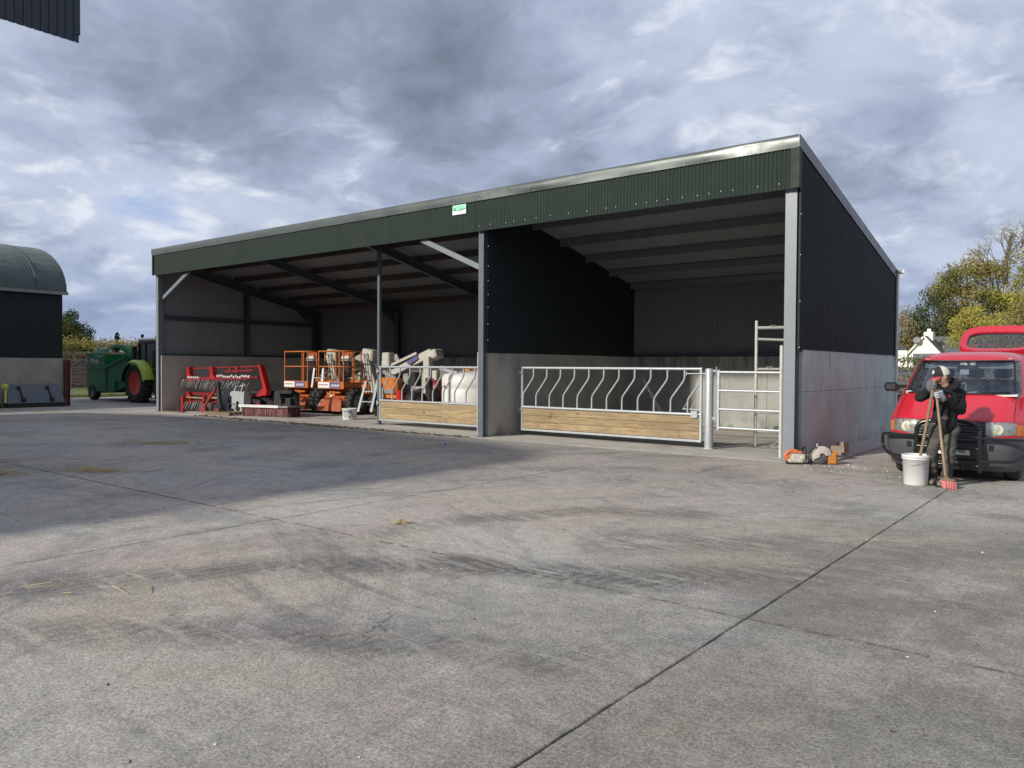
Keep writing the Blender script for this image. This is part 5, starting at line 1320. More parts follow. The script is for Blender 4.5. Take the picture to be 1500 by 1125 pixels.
# gloved hands closed round the handles
S1T, S1B = V(-.075, -.535, 1.435), V(-.345, -.12, .16); S2T, S2B = V(-.055, -.475, 1.32), V(.03, -.18, .12)
def hand(c, ax, wrist, spin, m, nm, palm_m=None):
    """palm beside the handle, four unequal fingers wrapped round it, thumb from the palm's side closing against them"""
    ax = ax.normalized(); w = (wrist-c); w = (w-ax*w.dot(ax)).normalized(); b = ax.cross(w)*spin
    R0 = .031
    P_ = lambda th, o, r=R0: c+w*cos(th)*r+b*sin(th)*r+ax*o
    verts = []; edges = []
    mbx = []
    palm = MB(); palm.obox(c+w*.052+b*.010, w, b, ax, .042, .017, .044, .014); palm.tube([wrist, c+w*.075], .034, 10, radii=[.038, .034])
    mbx.append(palm)
    for i, (L, rf) in enumerate(((.88, .0105), (1.0, .011), (.95, .0105), (.76, .0092))):
        o = .033-.022*i; t = MB()
        pts = [c+w*.085+b*.020+ax*o, c+w*.045+b*.034+ax*o]
        for k in range(7):
            th = .9+(2.9*L)*k/6; pts.append(P_(th, o))
        t.tube(pts, rf, 8, radii=[rf*1.15]*2+[rf*(1.08 if k in (1, 3) else 1.0) for k in range(6)]+[rf*.75]); mbx.append(t)
    t = MB(); t.tube([c+w*.085+ax*.030, c+w*.060-b*.022+ax*.048, c+w*.020-b*.036+ax*.052, c-w*.018-b*.030+ax*.046], .012, 8, radii=[.016, .014, .012, .009]); mbx.append(t)
    bm = bmesh.new(); me = bpy.data.meshes.new(nm)
    for q in mbx:
        z_ = bpy.data.meshes.new('t'); z_.from_pydata(q.v, [], q.f); bm.from_mesh(z_); bpy.data.meshes.remove(z_)
    bm.to_mesh(me); bm.free(); me.materials.append(m)
    for p in me.polygons: p.use_smooth = True
    o = bpy.data.objects.new(nm, me); COL.objects.link(o); o.parent = man; return o
a1 = (S1T-S1B).normalized(); a2 = (S2T-S2B).normalized()
hand(S1T-a1*.03, a1, BT['wrL'], 1, GLOV, 'glove'); hand(S2T-a2*.035, a2, BT['wrR'], -1, GLOVL, 'glove')
s = MB(); wd = (BT['wrR']-S2T).normalized(); s.cyl(BT['wrR']-wd*.02, BT['wrR']+wd*.02, .047, n=12); wd2 = (BT['wrL']-S1T).normalized(); s.cyl(BT['wrL']-wd2*.01, BT['wrL']+wd2*.03, .045, n=12); s.build('glove_cuff', GLOV, man)
# shovel standing in the bucket, broom on the ground
M0 = V(24.66, -1.38, 0)
t = thing('shovel', 'wooden handled shovel standing in the white bucket and held under the chin', 'shovel', tuple(M0))
s = MB(); s.tube([S1T+a1*.05, S1T.lerp(S1B, .5)+V(.004, 0, 0), S1B], .0205, 10); s.lathe([(.0205, 0), (.018, .014), (0, .02)], 10, tuple(S1T+a1*.05), tuple(a1)); s.build('handle', HANDLE, t)
s = MB(); s.tube([S1B+a1*.20, S1B-a1*.02], .026, 10); s.obox(S1B-a1*.05, (1, 0, 0), a1, a1.cross(V(1, 0, 0)), .09, .07, .004); s.build('blade', GREYM, t)
t = thing('broom', 'wooden handled broom with worn pink bristles standing on the concrete', 'broom', tuple(M0))
s = MB(); s.tube([S2T+a2*.03, S2T.lerp(S2B, .5)+V(-.004, 0, 0), S2B], .017, 10); s.build('handle', HANDLE, t)
hd = V(.055, -.19, .095); hx = V(.80, -.60, 0).normalized(); hz_ = V(0, 0, 1); hy = V(-hx.y, hx.x, 0)
s = MB(); s.obox(hd+V(0, 0, .015), hx, hy, hz_, .115, .028, .022, .012); s.tube([S2B+a2*.05, hd+V(0, 0, .02)], .022, 8); s.build('head', PALLET, t)
BP = mat('bristle_pink', (.50, .16, .15), .85, var=.25, scale=40)
s = MB(); R = random.Random(4)
for i in range(26):
    for k in range(4):
        p = hd+hx*(-.11+.22*i/25)+hy*(-.024+.016*k); q = V(p.x, p.y, .004)+hx*(.02*(i-12)/12+R.uniform(-.01, .01)+.03)+hy*(R.uniform(-.02, .02)-.03)
        s.beam(p, q, .010, .009)
tag(s.build('bristles', BP, t), kind='stuff')
# white bucket
t = thing('white_bucket', 'tall white plastic bucket with a shovel standing in it in front of the van', 'bucket', (24.30, -1.50, 0))
s = MB(); s.lathe([(0, .004), (.148, .0), (.153, .01), (.172, .36), (.182, .362), (.184, .375), (.176, .380), (.186, .385), (.187, .425), (.176, .43), (.168, .42), (.150, .03), (0, .025)], 36); s.build('tub', WHITE, t)
s = MB(); s.tube(arc((0, 0, .37), .195, pi*.05, pi*.95, 14, (.75, -.66, 0), (-.55, -.62, -.55)), .004, 5); s.build('handle', GALVD, t)
# ------------------------------------------------------------------ barns with curved roofs
BROOF = mat('barn_roof_paint', (.085, .108, .10), .5, var=.12, scale=.9, spec=.4, dirt=(.2, .22, .2), dirtamt=.3, dscale=1.2)
BGUT = mat('barn_gutter_grey', (.27, .28, .29), .45, metal=.2, var=.08)
def barrel_barn(name, label, x1, y1, half, length, eave, rise, conc_h, cmat, pitch=.11, ny=6, detail=True):
    """curved roof barn: right hand wall at x1, far end at y1, running back along -y"""
    t = thing(name, label, 'barn', (0, 0, 0)); xc = x1-half; y0 = y1-length
    s = MB(); n = int(length/pitch*ny); rows = []
    for k in range(23):
        a = pi*(k/22); rows.append([])
        for i in range(n+1):
            y = y0-.3+(length+.40)*i/n; w = .016*cos(2*pi*y/pitch)
            e = V(cos(a)*(half+.18), 0, sin(a)*rise); nn = V(cos(a)/half, 0, sin(a)/rise).normalized()
            rows[-1].append(V(xc, y, eave)+e+nn*w)
    s.grid(rows); s.build('roof_sheet', BROOF, t)
    if detail:
        s = MB()
        for yy in (y1-1.0, y1-3.1, y1-5.2):
            s.tube([V(xc+cos(pi*k/22)*(half+.20), yy, eave+sin(pi*k/22)*(rise+.02)) for k in range(23)], .016, 5)
        s.build('sheet_lap', BROOF, t)
    for sg, xx in ((1, x1), (-1, x1-2*half)):
        s = MB(); corr(s, (xx-.0, y0, conc_h-.03), (0, 1, 0), length, (sg, 0, 0), lambda q: (V(0, 0, 0), V(0, 0, eave-conc_h+.05)), pitch=.0762*1.5, amp=.012, seg=4); s.build('wall_cladding', [NAVY, INDARK], t)
        s = MB(); s.box(xx-.12 if sg > 0 else xx-.05, xx+.05 if sg > 0 else xx+.12, y0, y1, 0, conc_h, .01); s.build('concrete_wall', cmat, t)
        s = MB(); gx = xx+sg*.17; s.poly([V(gx-.07, y0-.3, eave-.09), V(gx+.07, y0-.3, eave-.09), V(gx+.09, y0-.3, eave+.02), V(gx+.07, y0-.3, eave+.02), V(gx+.055, y0-.3, eave-.07), V(gx-.055, y0-.3, eave-.07), V(gx-.07, y0-.3, eave+.02), V(gx-.09, y0-.3, eave+.02)], length+.42, (0, 1, 0)); s.build('gutter', BGUT, t)
    s = MB()
    for yy in (y0+.1, y1-.06):
        m_ = 24; pts = [V(xc-half, yy, eave-.05)]+[V(xc-half*cos(pi*k/m_), yy, eave+(rise-.05)*sin(pi*k/m_)) for k in range(m_+1)]+[V(xc+half, yy, eave-.05)]
        s.poly(pts, .05, (0, 1, 0))
    s.build('gable_sheet', NAVY, t)
    for yy in (y0+.1, y1-.1):
        for xx in (xc-half+.15, xc, xc+half-.15):
            s = MB(); hbeam(s, (xx, yy, 0), (xx, yy, eave+(rise if xx == xc else 0)-.05), .16, .16); s.build('column', STEELD, t)
    s = MB(); s.box(xc-half+.1, xc+half-.1, y1-.18, y1-.08, 0, eave) if detail else s.box(xc-half+.1, xc+half-.1, y0+.08, y0+.18, 0, eave)
    s.build('end_wall', CONCB if detail else NAVY, t)
    return t
barrel_barn('curved_roof_barn', 'older green curved roof barn with stained concrete base behind the grey scraper blades', -6.4, -.50, 4.05, 14, 4.45, 2.1, 1.87, CONCB)
barrel_barn('curved_roof_barn', 'wide hay barn with curved roof standing across the yard behind the photographer', 14.95, -13.35, 9.8, 24, 5.1, 1.25, 2.0, CONCB, pitch=.3, ny=4, detail=False)
# tall cladding corner that juts into the top of the view
t = thing('tall_grain_store', 'tall store in dark blue box profile cladding, its lower corner jutting in overhead', 'building', (0, 0, 0))
CY1, CX, CZ = -4.62, 5.0, 10.0
BLUE = mat('dark_blue_cladding', (.028, .038, .055), .38, var=.08, scale=1.5, spec=.4)
s = MB(); pts = []; y = CY1-3.9
while y < CY1-.01:
    for dy, h in ((0, 0), (.05, 0), (.062, .028), (.098, .028), (.11, 0)): pts.append((y+dy, h))
    y += .195
pts.append((CY1, 0))
s.grid([[V(CX+h, y, z) for y, h in pts] for z in (CZ, 12.6)], smooth=False); s.grid([[V(CX-.003+h, y, z) for y, h in pts] for z in (12.6, CZ)], smooth=False); s.build('side_cladding', BLUE, t)
s = MB(); s.box(CX-.16, CX+.036, CY1-.004, CY1+.02, CZ+.21, 12.6); s.box(CX+.030, CX+.036, CY1-.10, CY1-.004, CZ+.21, 12.6); s.build('corner_flashing', BLUE, t)
s = MB(); s.box(CX-9.8, CX+.1, CY1-4.2, CY1+.05, 12.6, 12.68); s.build('roof_sheet', BROOF, t)
for xx, yy in ((CX-9.5, CY1-3.95), (CX-9.5, CY1-2.4)):
    s = MB(); hbeam(s, (xx, yy, 0), (xx, yy, 12.6), .14, .14); s.build('column', STEELD, t)
s = MB(); s.box(CX-9.6, CX-.03, CY1-4.0, CY1-3.85, 12.1, 12.6); s.box(CX-.09, CX-.02, CY1-3.8, CY1-.3, 12.3, 12.55); s.build('frame_rail', STEELD, t)

RUST = mat('rusty_red_paint', (.105, .032, .028), .6, var=.25, scale=5)
# red painted post at the barn corner, scraper blades, marker
t = thing('steel_post', 'rusty red steel post at the corner of the old barn', 'post', (-6.32, -.40, 0))
s = MB(); hbeam(s, (0, 0, 0), (0, 0, 1.82), .17, .20); s.build('post', RUST, t)
SCRP = mat('scraper_grey_paint', (.105, .125, .15), .5, var=.15, scale=3, dirt=(.16, .15, .13), dirtamt=.4, dscale=3)
def scraper(y0, y1, label):
    t = thing('scraper_blade', label, 'scraper', (-6.05, (y0+y1)/2, 0), 0, 'yard scraper blades leaning on the old barn'); h = (y1-y0)/2
    s = MB(); s.poly([V(-.22, -h+.06, .86), V(-.22, h-.12, .86), V(.10, h, .16), V(.10, -h, .16)], .03, (.9, 0, .4)); s.build('blade', SCRP, t)
    s = MB(); s.poly([V(-.22, h-.12, .86), V(.12, h, .16), V(-.25, h, .12)], .02, (0, 1, 0)); s.poly([V(-.22, -h+.06, .86), V(.12, -h, .16), V(-.25, -h, .12)], .02, (0, -1, 0)); s.build('end_plate', SCRP, t)
    s = MB(); s.box(.06, .11, -h, h, .0, .17, .004); s.build('rubber_edge', BLACK, t)
    for y in (-h*.55, h*.45):
        s = MB(); s.beam((-.14, y, .74), (.10, y+.1, .30), .05, .06); s.box(-.02, .15, y+.02, y+.16, .22, .36, .01); s.box(-.20, -.06, y-.06, y+.06, .68, .80, .01); s.build('bracket', BLACK, t)
scraper(-2.60, -.62, 'grey steel scraper blade leaning on the concrete of the old barn beside the red post')
scraper(-4.95, -2.80, 'second grey scraper blade cut by the frame edge, beyond the yellow marker')
t = thing('marker_paddle', 'round pale yellow marker on a short strip between the scraper blades', 'marker', (-5.92, -2.70, 0)); YM = mat('marker_yellow', (.62, .60, .12), .6, var=.1)
s = MB(); s.lathe([(0, .01), (.12, .01), (.12, -.01), (0, -.01)], 18, (0, 0, .80), (.9, -.43, 0)); s.build('disc', YM, t); s = MB(); s.beam((0, .03, .70), (.10, -.02, .2), .07, .015); s.build('strip', YM, t)

# ------------------------------------------------------------------ tractor and feeder behind the shed
LIME = mat('lime_green_paint', (.36, .50, .03), .35, var=.06, coat=.2); DGREEN = mat('feeder_green_paint', (.010, .135, .045), .5, var=.12, scale=2, spec=.2); RIMR = mat('wheel_red', (.60, .06, .04), .45, var=.1)
TGLASS = glass('cab_glass', (.45, .6, .55), .3)
t = thing('tractor', 'lime green and black tractor with red wheel rims standing behind the shed left corner', 'tractor', (-7.05, 3.70, 0))
for y in (-.86, .86):
    wheel(t, (0, y, .86), .86, .50, (0, 1, 0), RIMR, lugs=20, name='rear_wheel', rimr=.60)
    wheel(t, (2.25, y, .66), .66, .42, (0, 1, 0), RIMR, lugs=18, name='front_wheel', rimr=.58)
s = MB(); s.box(-.5, 2.6, -.32, .32, .65, 1.25, .05); s.box(.5, 1.2, -.75, -.3, .5, 1.05, .06); s.beam((-.6, 0, .5), (-1.2, 0, .5), .3, .2); s.build('chassis', BLACK, t)
s = MB(); s.box(1.0, 3.0, -.42, .42, 1.2, 1.75, .12); s.build('bonnet', LIME, t)
for sg in (-1, 1):
    s = MB(); rows = []
    for k in range(13):
        a = radians(178-k*14.2); rows.append([V(cos(a)*.98, sg*yy, .86+sin(a)*.98-(.10 if yy > 1.15 else 0)) for yy in (.52, .56, 1.12, 1.17)])
    s.grid(rows[:7]); s.build('mudguard', BLACK, t)
    s = MB(); s.grid([[p+V(.01, 0, .015) for p in r] for r in rows[5:]]); rr_ = [[p*1.0+V(.012, 0, .012) for p in r] for r in rows[5:]]
    s.grid([[V(r[2].x, r[2].y, r[2].z), V(r[2].x*.78, r[2].y+sg*.0, .86+(r[2].z-.86)*.80)] for r in rr_]); s.build('fender', LIME, t)
s = MB(); s.box(-.35, 1.45, -.78, .78, 2.66, 2.80, .06); s.build('cab_roof', WHITE, t)
s = MB(); s.box(-.30, 1.40, -.75, .75, 2.54, 2.655, .02)
for x, y in ((-.28, -.72), (-.28, .72), (1.30, -.72), (1.30, .72), (.35, -.74)): s.box(x-.04, x+.04, y-.03, y+.03, 1.2, 2.58)
s.box(-.3, 1.3, -.70, .70, 1.05, 1.45, .05); s.build('cab_frame', BLACK, t)
s = MB(); s.box(-.27, 1.29, -.735, -.725, 1.45, 2.54); s.box(-.285, -.275, -.7, .7, 1.45, 2.54); s.box(1.29, 1.30, -.7, .7, 1.45, 2.54); s.box(-.27, 1.29, .725, .735, 1.45, 2.54); s.build('cab_glass', TGLASS, t)
s = MB(); s.box(.3, .8, -.25, .25, 1.2, 1.5, .06); s.box(.26, .40, -.25, .25, 1.45, 2.1, .05); s.build('seat', BLACK, t)
s = MB(); s.box(-.60, -.40, -.92, -.72, 1.75, 2.45, .03); s.build('mirror', BLACK, t); s = MB(); s.cyl((1.42, -.62, 1.6), (1.42, -.62, 2.75), .06, n=8); s.build('exhaust', BLACK, t); s = MB(); s.beam((-.5, -.8, 2.4), (-.2, -.75, 2.5), .03, .03); s.build('mirror_arm', BLACK, t); s = MB(); s.box(1.35, 1.5, -1.0, -.85, 1.5, 2.3, .04); s.build('mirror', BLACK, t)
s = MB(); s.cyl((-.42, -.5, 2.72), (-.42, -.5, 2.86), .02, n=6); s.lathe([(.03, 0), (.07, .03), (.07, .10), (.04, .14), (0, .15)], 10, (-.42, -.5, 2.84)); s.build('beacon', BLACK, t)
t = thing('straw_feeder', 'dark green trailed straw feeder with curved chute hitched behind the tractor', 'trailer', (-11.75, 3.75, 0))
s = MB(); prof = [(0, .42), (-.05, 1.55), (.0, 2.02), (1.45, 1.98), (1.8, 1.55), (3.9, 2.0), (4.1, 1.5), (4.05, .75), (2.6, .40)]
s.poly([V(x, -1.05, z) for x, z in prof], .05, (0, 1, 0)); s.poly([V(x, 1.0, z) for x, z in prof], .05, (0, 1, 0)); s.box(.02, .07, -1.0, 1.0, .42, 2.15); s.poly([V(.1, -.99, .45), V(2.5, -.99, .45), V(4.0, -.99, .8), V(4.0, -.99, .9), V(.1, -.99, .9)], 1.98, (0, 1, 0)); s.box(4.0, 4.05, -1., 1., .75, 1.9); s.build('body', DGREEN, t)
s = MB(); s.beam((.0, -1.075, 1.50), (1.8, -1.075, 1.46), .06, .12); s.beam((1.75, -1.075, 1.46), (3.95, -1.075, 2.02), .06, .10); s.box(-.02, 1.6, -1.09, -1.052, 2.08, 2.16); s.box(1.9, 1.97, -1.085, -1.05, .5, 1.5); s.box(2.3, 2.9, -1.12, -1.05, .5, .95, .02); s.poly([V(.35, -.95, 1.95), V(1.2, -.95, 1.95), V(1.6, -.7, 2.34), V(.35, -.7, 2.34)], .04, (0, .5, .5)); s.box(.35, 3.2, .7, .78, 1.95, 2.34); s.build('rib', DGREEN, t)
s = MB()
rows = [[V(4.05-2.35*q+.25*sin(pi*q), -.75+yy, 1.75+.80*sin(pi*(.04+.70*q))+(.0 if zz == 0 else -.16)) for yy, zz in ((-.22, 1), (-.22, 0), (.22, 0), (.22, 1))] for q in [k/12 for k in range(13)]]
s.grid(rows); s.build('chute', DGREEN, t)
s = MB(); s.obox((2.6, -.1, 1.72), (1, 0, .1), (0, 1, 0), (-.1, 0, 1), .7, .7, .12, .05); s.build('straw_load', mat('straw', (.38, .30, .15), .9, var=.35, scale=25, bump=.6), t)
for y in (-.95, .95): wheel(t, (.52, y, .37), .37, .30, (0, 1, 0), GREYM, lugs=0, rimr=.5)
s = MB(); s.beam((.3, 0, .45), (5.2, 0, .5), .2, .18); s.cyl((.52, -.9, .37), (.52, .9, .37), .06, n=8); s.cyl((4.3, -.4, .45), (4.3, -.4, .9), .04, n=6); s.build('drawbar', BLACK, t)
text_part('maker_lettering', "M'Hale", .30, WHITE, t, (.80, -1.062, 1.80), (pi/2, 0, 0), .004)

# ------------------------------------------------------------------ field gate far off
t = thing('field_gate', 'red painted field gate across the pasture in front of the far hedge', 'gate', (-29.3, 8.3, 0), atan2(1.33, 1.07))
for z in (1.42, 1.08, .74, .38, .06):
    s = MB(); s.cyl((0, 0, z), (4.4, 0, z), .03, n=6); s.build('bar', RUST, t)
for x in (0, .85, 2.4, 4.4):
    s = MB(); s.box(x-.05, x+.05, -.03, .03, .0, 1.46); s.build('upright', RUST, t)

# ------------------------------------------------------------------ foliage
def leafmat(name, cols, sc=.35):
    m = bpy.data.materials.new(name); m.use_nodes = True; g = G(m.node_tree); b = g.n['Principled BSDF']
    pos = g.new('ShaderNodeNewGeometry').outputs['Position']
    f = g.noise(pos, sc, 3, .6); f2 = g.noise(pos, 6, 3, .7)
    c = g.ramp(g.math('ADD', g.math('MULTIPLY', f, .78), g.math('MULTIPLY', f2, .22)), [(.36, cols[0]), (.5, cols[1]), (.64, cols[2])])
    g.put(b.inputs['Base Color'], c); b.inputs['Roughness'].default_value = .65; b.inputs['Specular IOR Level'].default_value = .25
    tr = g.new('ShaderNodeBsdfTranslucent'); g.put(tr.inputs[0], g.vmath('SCALE', c, 1.0))
    mx = g.new('ShaderNodeMixShader'); mx.inputs[0].default_value = .30
    g.l.new(b.outputs[0], mx.inputs[1]); g.l.new(tr.outputs[0], mx.inputs[2]); g.l.new(mx.outputs[0], g.n['Material Output'].inputs[0]); return m
L_AUT = leafmat('leaf_autumn', [(.15, .15, .04), (.33, .29, .085), (.31, .24, .085)])
L_YEL = leafmat('leaf_yellow', [(.20, .22, .04), (.48, .43, .08), (.38, .33, .08)])
L_GRN = leafmat('leaf_green', [(.035, .06, .02), (.075, .10, .03), (.13, .13, .04)])
L_BRN = leafmat('leaf_brown', [(.17, .145, .06), (.31, .255, .10), (.26, .22, .09)])
L_HED = leafmat('leaf_hedge', [(.07, .06, .03), (.13, .10, .05), (.10, .10, .035)], 1.2)
L_DRK = leafmat('leaf_conifer', [(.02, .035, .02), (.035, .055, .03), (.06, .075, .04)])
BARK = mat('bark', (.14, .12, .10), .9, var=.3, scale=6)
def leaves(mb, pts, size, R, up=.0):
    for p in pts:
        n = V(R.gauss(0, 1), R.gauss(0, 1), R.gauss(0, 1)+up).normalized(); a = n.orthogonal().normalized(); a = Quaternion(n, R.uniform(0, 6.28)) @ a; b = n.cross(a)
        q = size*R.uniform(.6, 1.4)
        mb.add([p-a*q*.5, p+b*q*.28, p+a*q*.5, p-b*q*.28], [(0, 1, 2, 3)])
def tree(label, loc, h, w, m, seed, nleaf=7000, size=.34, base=.18, kind='tree', bare=0, group=None, clumps=60, top=1.0, d=None):
    size *= .62; nleaf = int(nleaf*2.7)
    R = random.Random(seed); t = thing('broadleaf_tree' if kind == 'tree' else 'conifer_tree', label, 'tree', loc, 0, group); d = d or w*.8
    tk = MB(); tk.tube([V(0, 0, 0), V(R.uniform(-.1, .1), 0, h*.3), V(R.uniform(-.3, .3), 0, h*.62), V(R.uniform(-.3, .3), 0, h*.92)], .2, 7, radii=[h*.022, h*.017, h*.010, .02])
    mb = MB(); cl = []
    for i in range(clumps):
        if kind == 'tree':
            while True:
                u, v, z = R.uniform(-1, 1), R.uniform(-1, 1), R.uniform(-1, 1)
                q = u*u+v*v+z*z
                if .12 < q < 1: break
            zz = h*(base+(1-base)*(.5+.5*z)); wz = 1.0 if z < .1 else (1-.35*(z-.1))
            c = V(u*w/2*wz, v*d/2*wz, zz*top); r = w*R.uniform(.09, .19)
        else:
            z = R.random()**.8; a = R.uniform(0, 6.28); rad = (1-z)*w/2*R.uniform(.3, 1); c = V(cos(a)*rad, sin(a)*rad, h*(base+(1-base)*z)); r = (1-z)*w*.16+.12
        cl.append((c, r))
        k = R.uniform(.25, .6); st = V(0, 0, min(c.z*.7, h*(.25+.4*R.random())))
        tk.tube([st, st.lerp(c, k)+V(0, 0, .15*(1-k)), c], .05, 5, radii=[h*.007, h*.004, .015])
    tot = sum(r**2 for c, r in cl)
    for c, r in cl:
        n = int(nleaf*r*r/tot); pts = []
        for _ in range(n):
            v = V(R.gauss(0, 1), R.gauss(0, 1), R.gauss(0, .8)); v = v.normalized()*r*(R.random()**.45)*1.15; pts.append(c+v)
        leaves(mb, pts, size, R, .4)
    if bare:
        def br(p, dv, L, rad, n):
            q = p+dv*L; mid = p.lerp(q, .5)+V(R.uniform(-1, 1), R.uniform(-1, 1), 0)*L*.05
            tk.tube([p, mid, q], rad, 5, radii=[rad, rad*.8, rad*.55], cap=False)
            if n == 0:
                if R.random() < .7: leaves(mb, [q+V(R.gauss(0, .15), R.gauss(0, .15), R.gauss(0, .15)) for _ in range(5)], size*.7, R)
                return
            for _ in range(R.choice((2, 3, 3))):
                e = (dv+V(R.gauss(0, .42), R.gauss(0, .42), R.uniform(-.05, .35))).normalized(); br(p.lerp(q, R.uniform(.45, 1)), e, L*R.uniform(.55, .78), rad*.58, n-1)
        for i in range(bare): br(V(R.uniform(-.5, .5)*w*.25, -.6, h*.76), V(R.gauss(0, .18), R.gauss(0, .18), 1).normalized(), h*.20, .10, 4)
    tk.build('trunk', BARK, t); mb.build('crown', m, t); return t
GR = 'trees behind the white house'
tree('low green and brown tree behind the house chimney next to the shed', (9.6, 64.5, 0), 7.2, 6.5, L_BRN, 1, 5200, .30, .06, group=GR)
tree('round dark green tree behind the gable of the white house', (12.4, 66, 0), 9.2, 6.0, L_GRN, 2, 5200, .30, .06, group=GR)
tree('mixed olive autumn tree left of the bare topped tree', (14.9, 67, 0), 12.2, 6.2, L_AUT, 3, 6500, .30, .05, group=GR)
tree('tall half bare tree with twiggy top rising above the autumn crowns', (17.4, 67.5, 0), 11.8, 5.4, L_AUT, 4, 5200, .28, .05, bare=4, group=GR)
tree('yellow green tree with thin bare leader behind the van tailgate', (20.2, 67, 0), 12.6, 6.4, L_YEL, 5, 7500, .30, .05, bare=1, group=GR)
tree('russet tree at the right edge of the view behind the tailgate', (23.6, 66, 0), 11.4, 7, L_BRN, 6, 5000, .32, .05, group=GR)
tree('yellow leaved young tree overhanging the slate roof of the house', (17.0, 57.5, 0), 6.6, 4.6, L_YEL, 7, 3600, .26, .22, group=GR)
tree('brown leafed bush tree over the red tailgate roof line', (20.8, 55, 0), 6.4, 6.0, L_BRN, 8, 4200, .26, .10, group=GR)
for i, (x, y, h, w, m) in enumerate(((28, 68, 11, 8, L_AUT), (34, 66, 10, 8, L_GRN), (41, 64, 11, 9, L_YEL))):
    tree(('olive', 'green', 'golden')[i]+' tree standing past the right edge of the view', (x, y, 0), h, w, m, 20+i, 2600, .42, .06, group=GR)
GL = 'trees beyond the pasture hedge'
tree('largest rounded tree beyond the pasture hedge beside the old barn', (-57.5, 20.8, 0), 6.9, 4.6, L_GRN, 31, 7000, .30, .12, group=GL)
tree('dark conifer next to the rounded tree beyond the hedge', (-56, 24.6, 0), 5.0, 2.4, L_DRK, 32, 4200, .24, .1, 'conifer', group=GL, clumps=34)
tree('first brownish larch beyond the hedge over the feeder', (-53.5, 27.6, 0), 5.0, 3.0, L_BRN, 33, 4200, .26, .1, 'conifer', group=GL, clumps=34)
tree('tallest pointed larch beyond the hedge over the feeder', (-53.0, 30.4, 0), 5.6, 3.4, L_AUT, 34, 5000, .26, .1, 'conifer', group=GL, clumps=40)
tree('thin pale larch beyond the hedge near the tractor cab', (-51.5, 32.6, 0), 4.9, 2.8, L_BRN, 35, 3600, .26, .1, 'conifer', group=GL, clumps=30)
tree('bushy olive tree behind the tractor cab', (-50, 35.0, 0), 4.2, 3.2, L_AUT, 36, 3600, .26, .08, group=GL)
def hedge(name, label, p, q, h, w, m, n, seed, size=.16, rag=.12, cat='hedge'):
    R = random.Random(seed); t = thing(name, label, cat, tuple(p)); L = (V(*q)-V(*p)); ln = L.length; L.normalize(); N_ = V(-L.y, L.x, 0)
    s = MB(); k = max(4, int(ln/.6)); rows = []
    for i in range(k+1):
        c = L*ln*i/k; a = h*(1-rag*1.1)-.14; ww = w*.5*(1+R.uniform(-.08, .08))-.10
        rows.append([c+N_*ww, c+N_*ww+V(0, 0, a*.8), c+N_*ww*.7+V(0, 0, a), c-N_*ww*.7+V(0, 0, a), c-N_*ww+V(0, 0, a*.8), c-N_*ww])
    s.grid(rows); s.build('twigs', BARK, t)
    mb = MB(); pts = []
    for _ in range(n):
        u = R.random()*ln; z = R.random()
        if R.random() < .3: o = R.uniform(-.5, .5)*w; zz = h*(1+R.gauss(0, rag*.5))
        else: o = (1 if R.random() < .3 else -1)*w*.5+R.gauss(0, .07); zz = z*h
        pts.append(L*u+N_*o*(1.0)+V(0, 0, zz))
    leaves(mb, pts, size*.8, R); mb.build('foliage', m, t); return t
# facing side is the -N side: order points so that -N looks at the yard
hedge('clipped_hedge', 'long clipped brown green hedge behind the red field gate', (-30, 26, 0), (-38.5, 5.5, 0), 2.35, 1.8, L_HED, 16000, 41, .19, .05)
hedge('scrub_hedgerow', 'wild olive hedgerow rising behind the clipped hedge', (-47, 37, 0), (-56, 14, 0), 3.7, 3.0, L_AUT, 24000, 42, .24, .16)
hedge('garden_hedge', 'green garden hedge below the white house chimney', (13.0, 31.5, 0), (23.5, 31.5, 0), 2.15, 1.4, L_GRN, 9000, 43, .13, .10)
t = thing('rail_fence', 'dark timber rail fence in front of the garden hedge', 'fence', (14.5, 29.6, 0))
for x in (0, 2.2, 4.4, 6.6):
    s = MB(); s.box(x-.06, x+.06, -.05, .05, 0, 1.6); s.build('post', STEELD, t)
for z in (1.45, .95, .45):
    s = MB(); s.box(-.3, 7.0, -.09, -.052, z-.07, z+.07); s.build('rail', STEELD, t)
# ------------------------------------------------------------------ white house
HW = mat('house_render_white', (.80, .78, .70), .85, var=.05, scale=2); SLATE = mat('roof_slate', (.115, .12, .13), .6, var=.2, scale=7)
t = thing('white_house', 'white rendered house with slate roof, pointed gable and chimneys behind the garden hedge', 'house', (14.2, 53.5, 0))
s = MB(); s.box(-1.2, 9, 1.2, 7.5, 0, 2.5); s.poly([V(-1.3, 0, 0), V(.95, 0, 0), V(.95, 0, 2.95), V(-.18, 0, 4.2), V(-1.3, 0, 2.95)], 1.3, (0, 1, 0)); s.build('wall', HW, t)
s = MB(); s.poly([V(-1.5, .9, 2.35), V(9.3, .9, 2.35), V(9.3, 4.3, 4.25), V(-1.5, 4.3, 4.25)], .06, (0, -.5, .9)); s.poly([V(-1.5, 7.7, 2.35), V(-1.5, 4.3, 4.25), V(9.3, 4.3, 4.25), V(9.3, 7.7, 2.35)], .06, (0, .5, .9)); rf = s.build('roof', SLATE, t)
for k in range(9):
    f = k/9; s = MB(); y = .86+3.4*f; z = 2.37+1.9*f; s.poly([V(-1.5, y, z+.05), V(9.3, y, z+.05), V(9.3, y+.40, z+.27), V(-1.5, y+.40, z+.27)], .03, (0, -.5, .9)); s.build('slate_course', SLATE, rf)
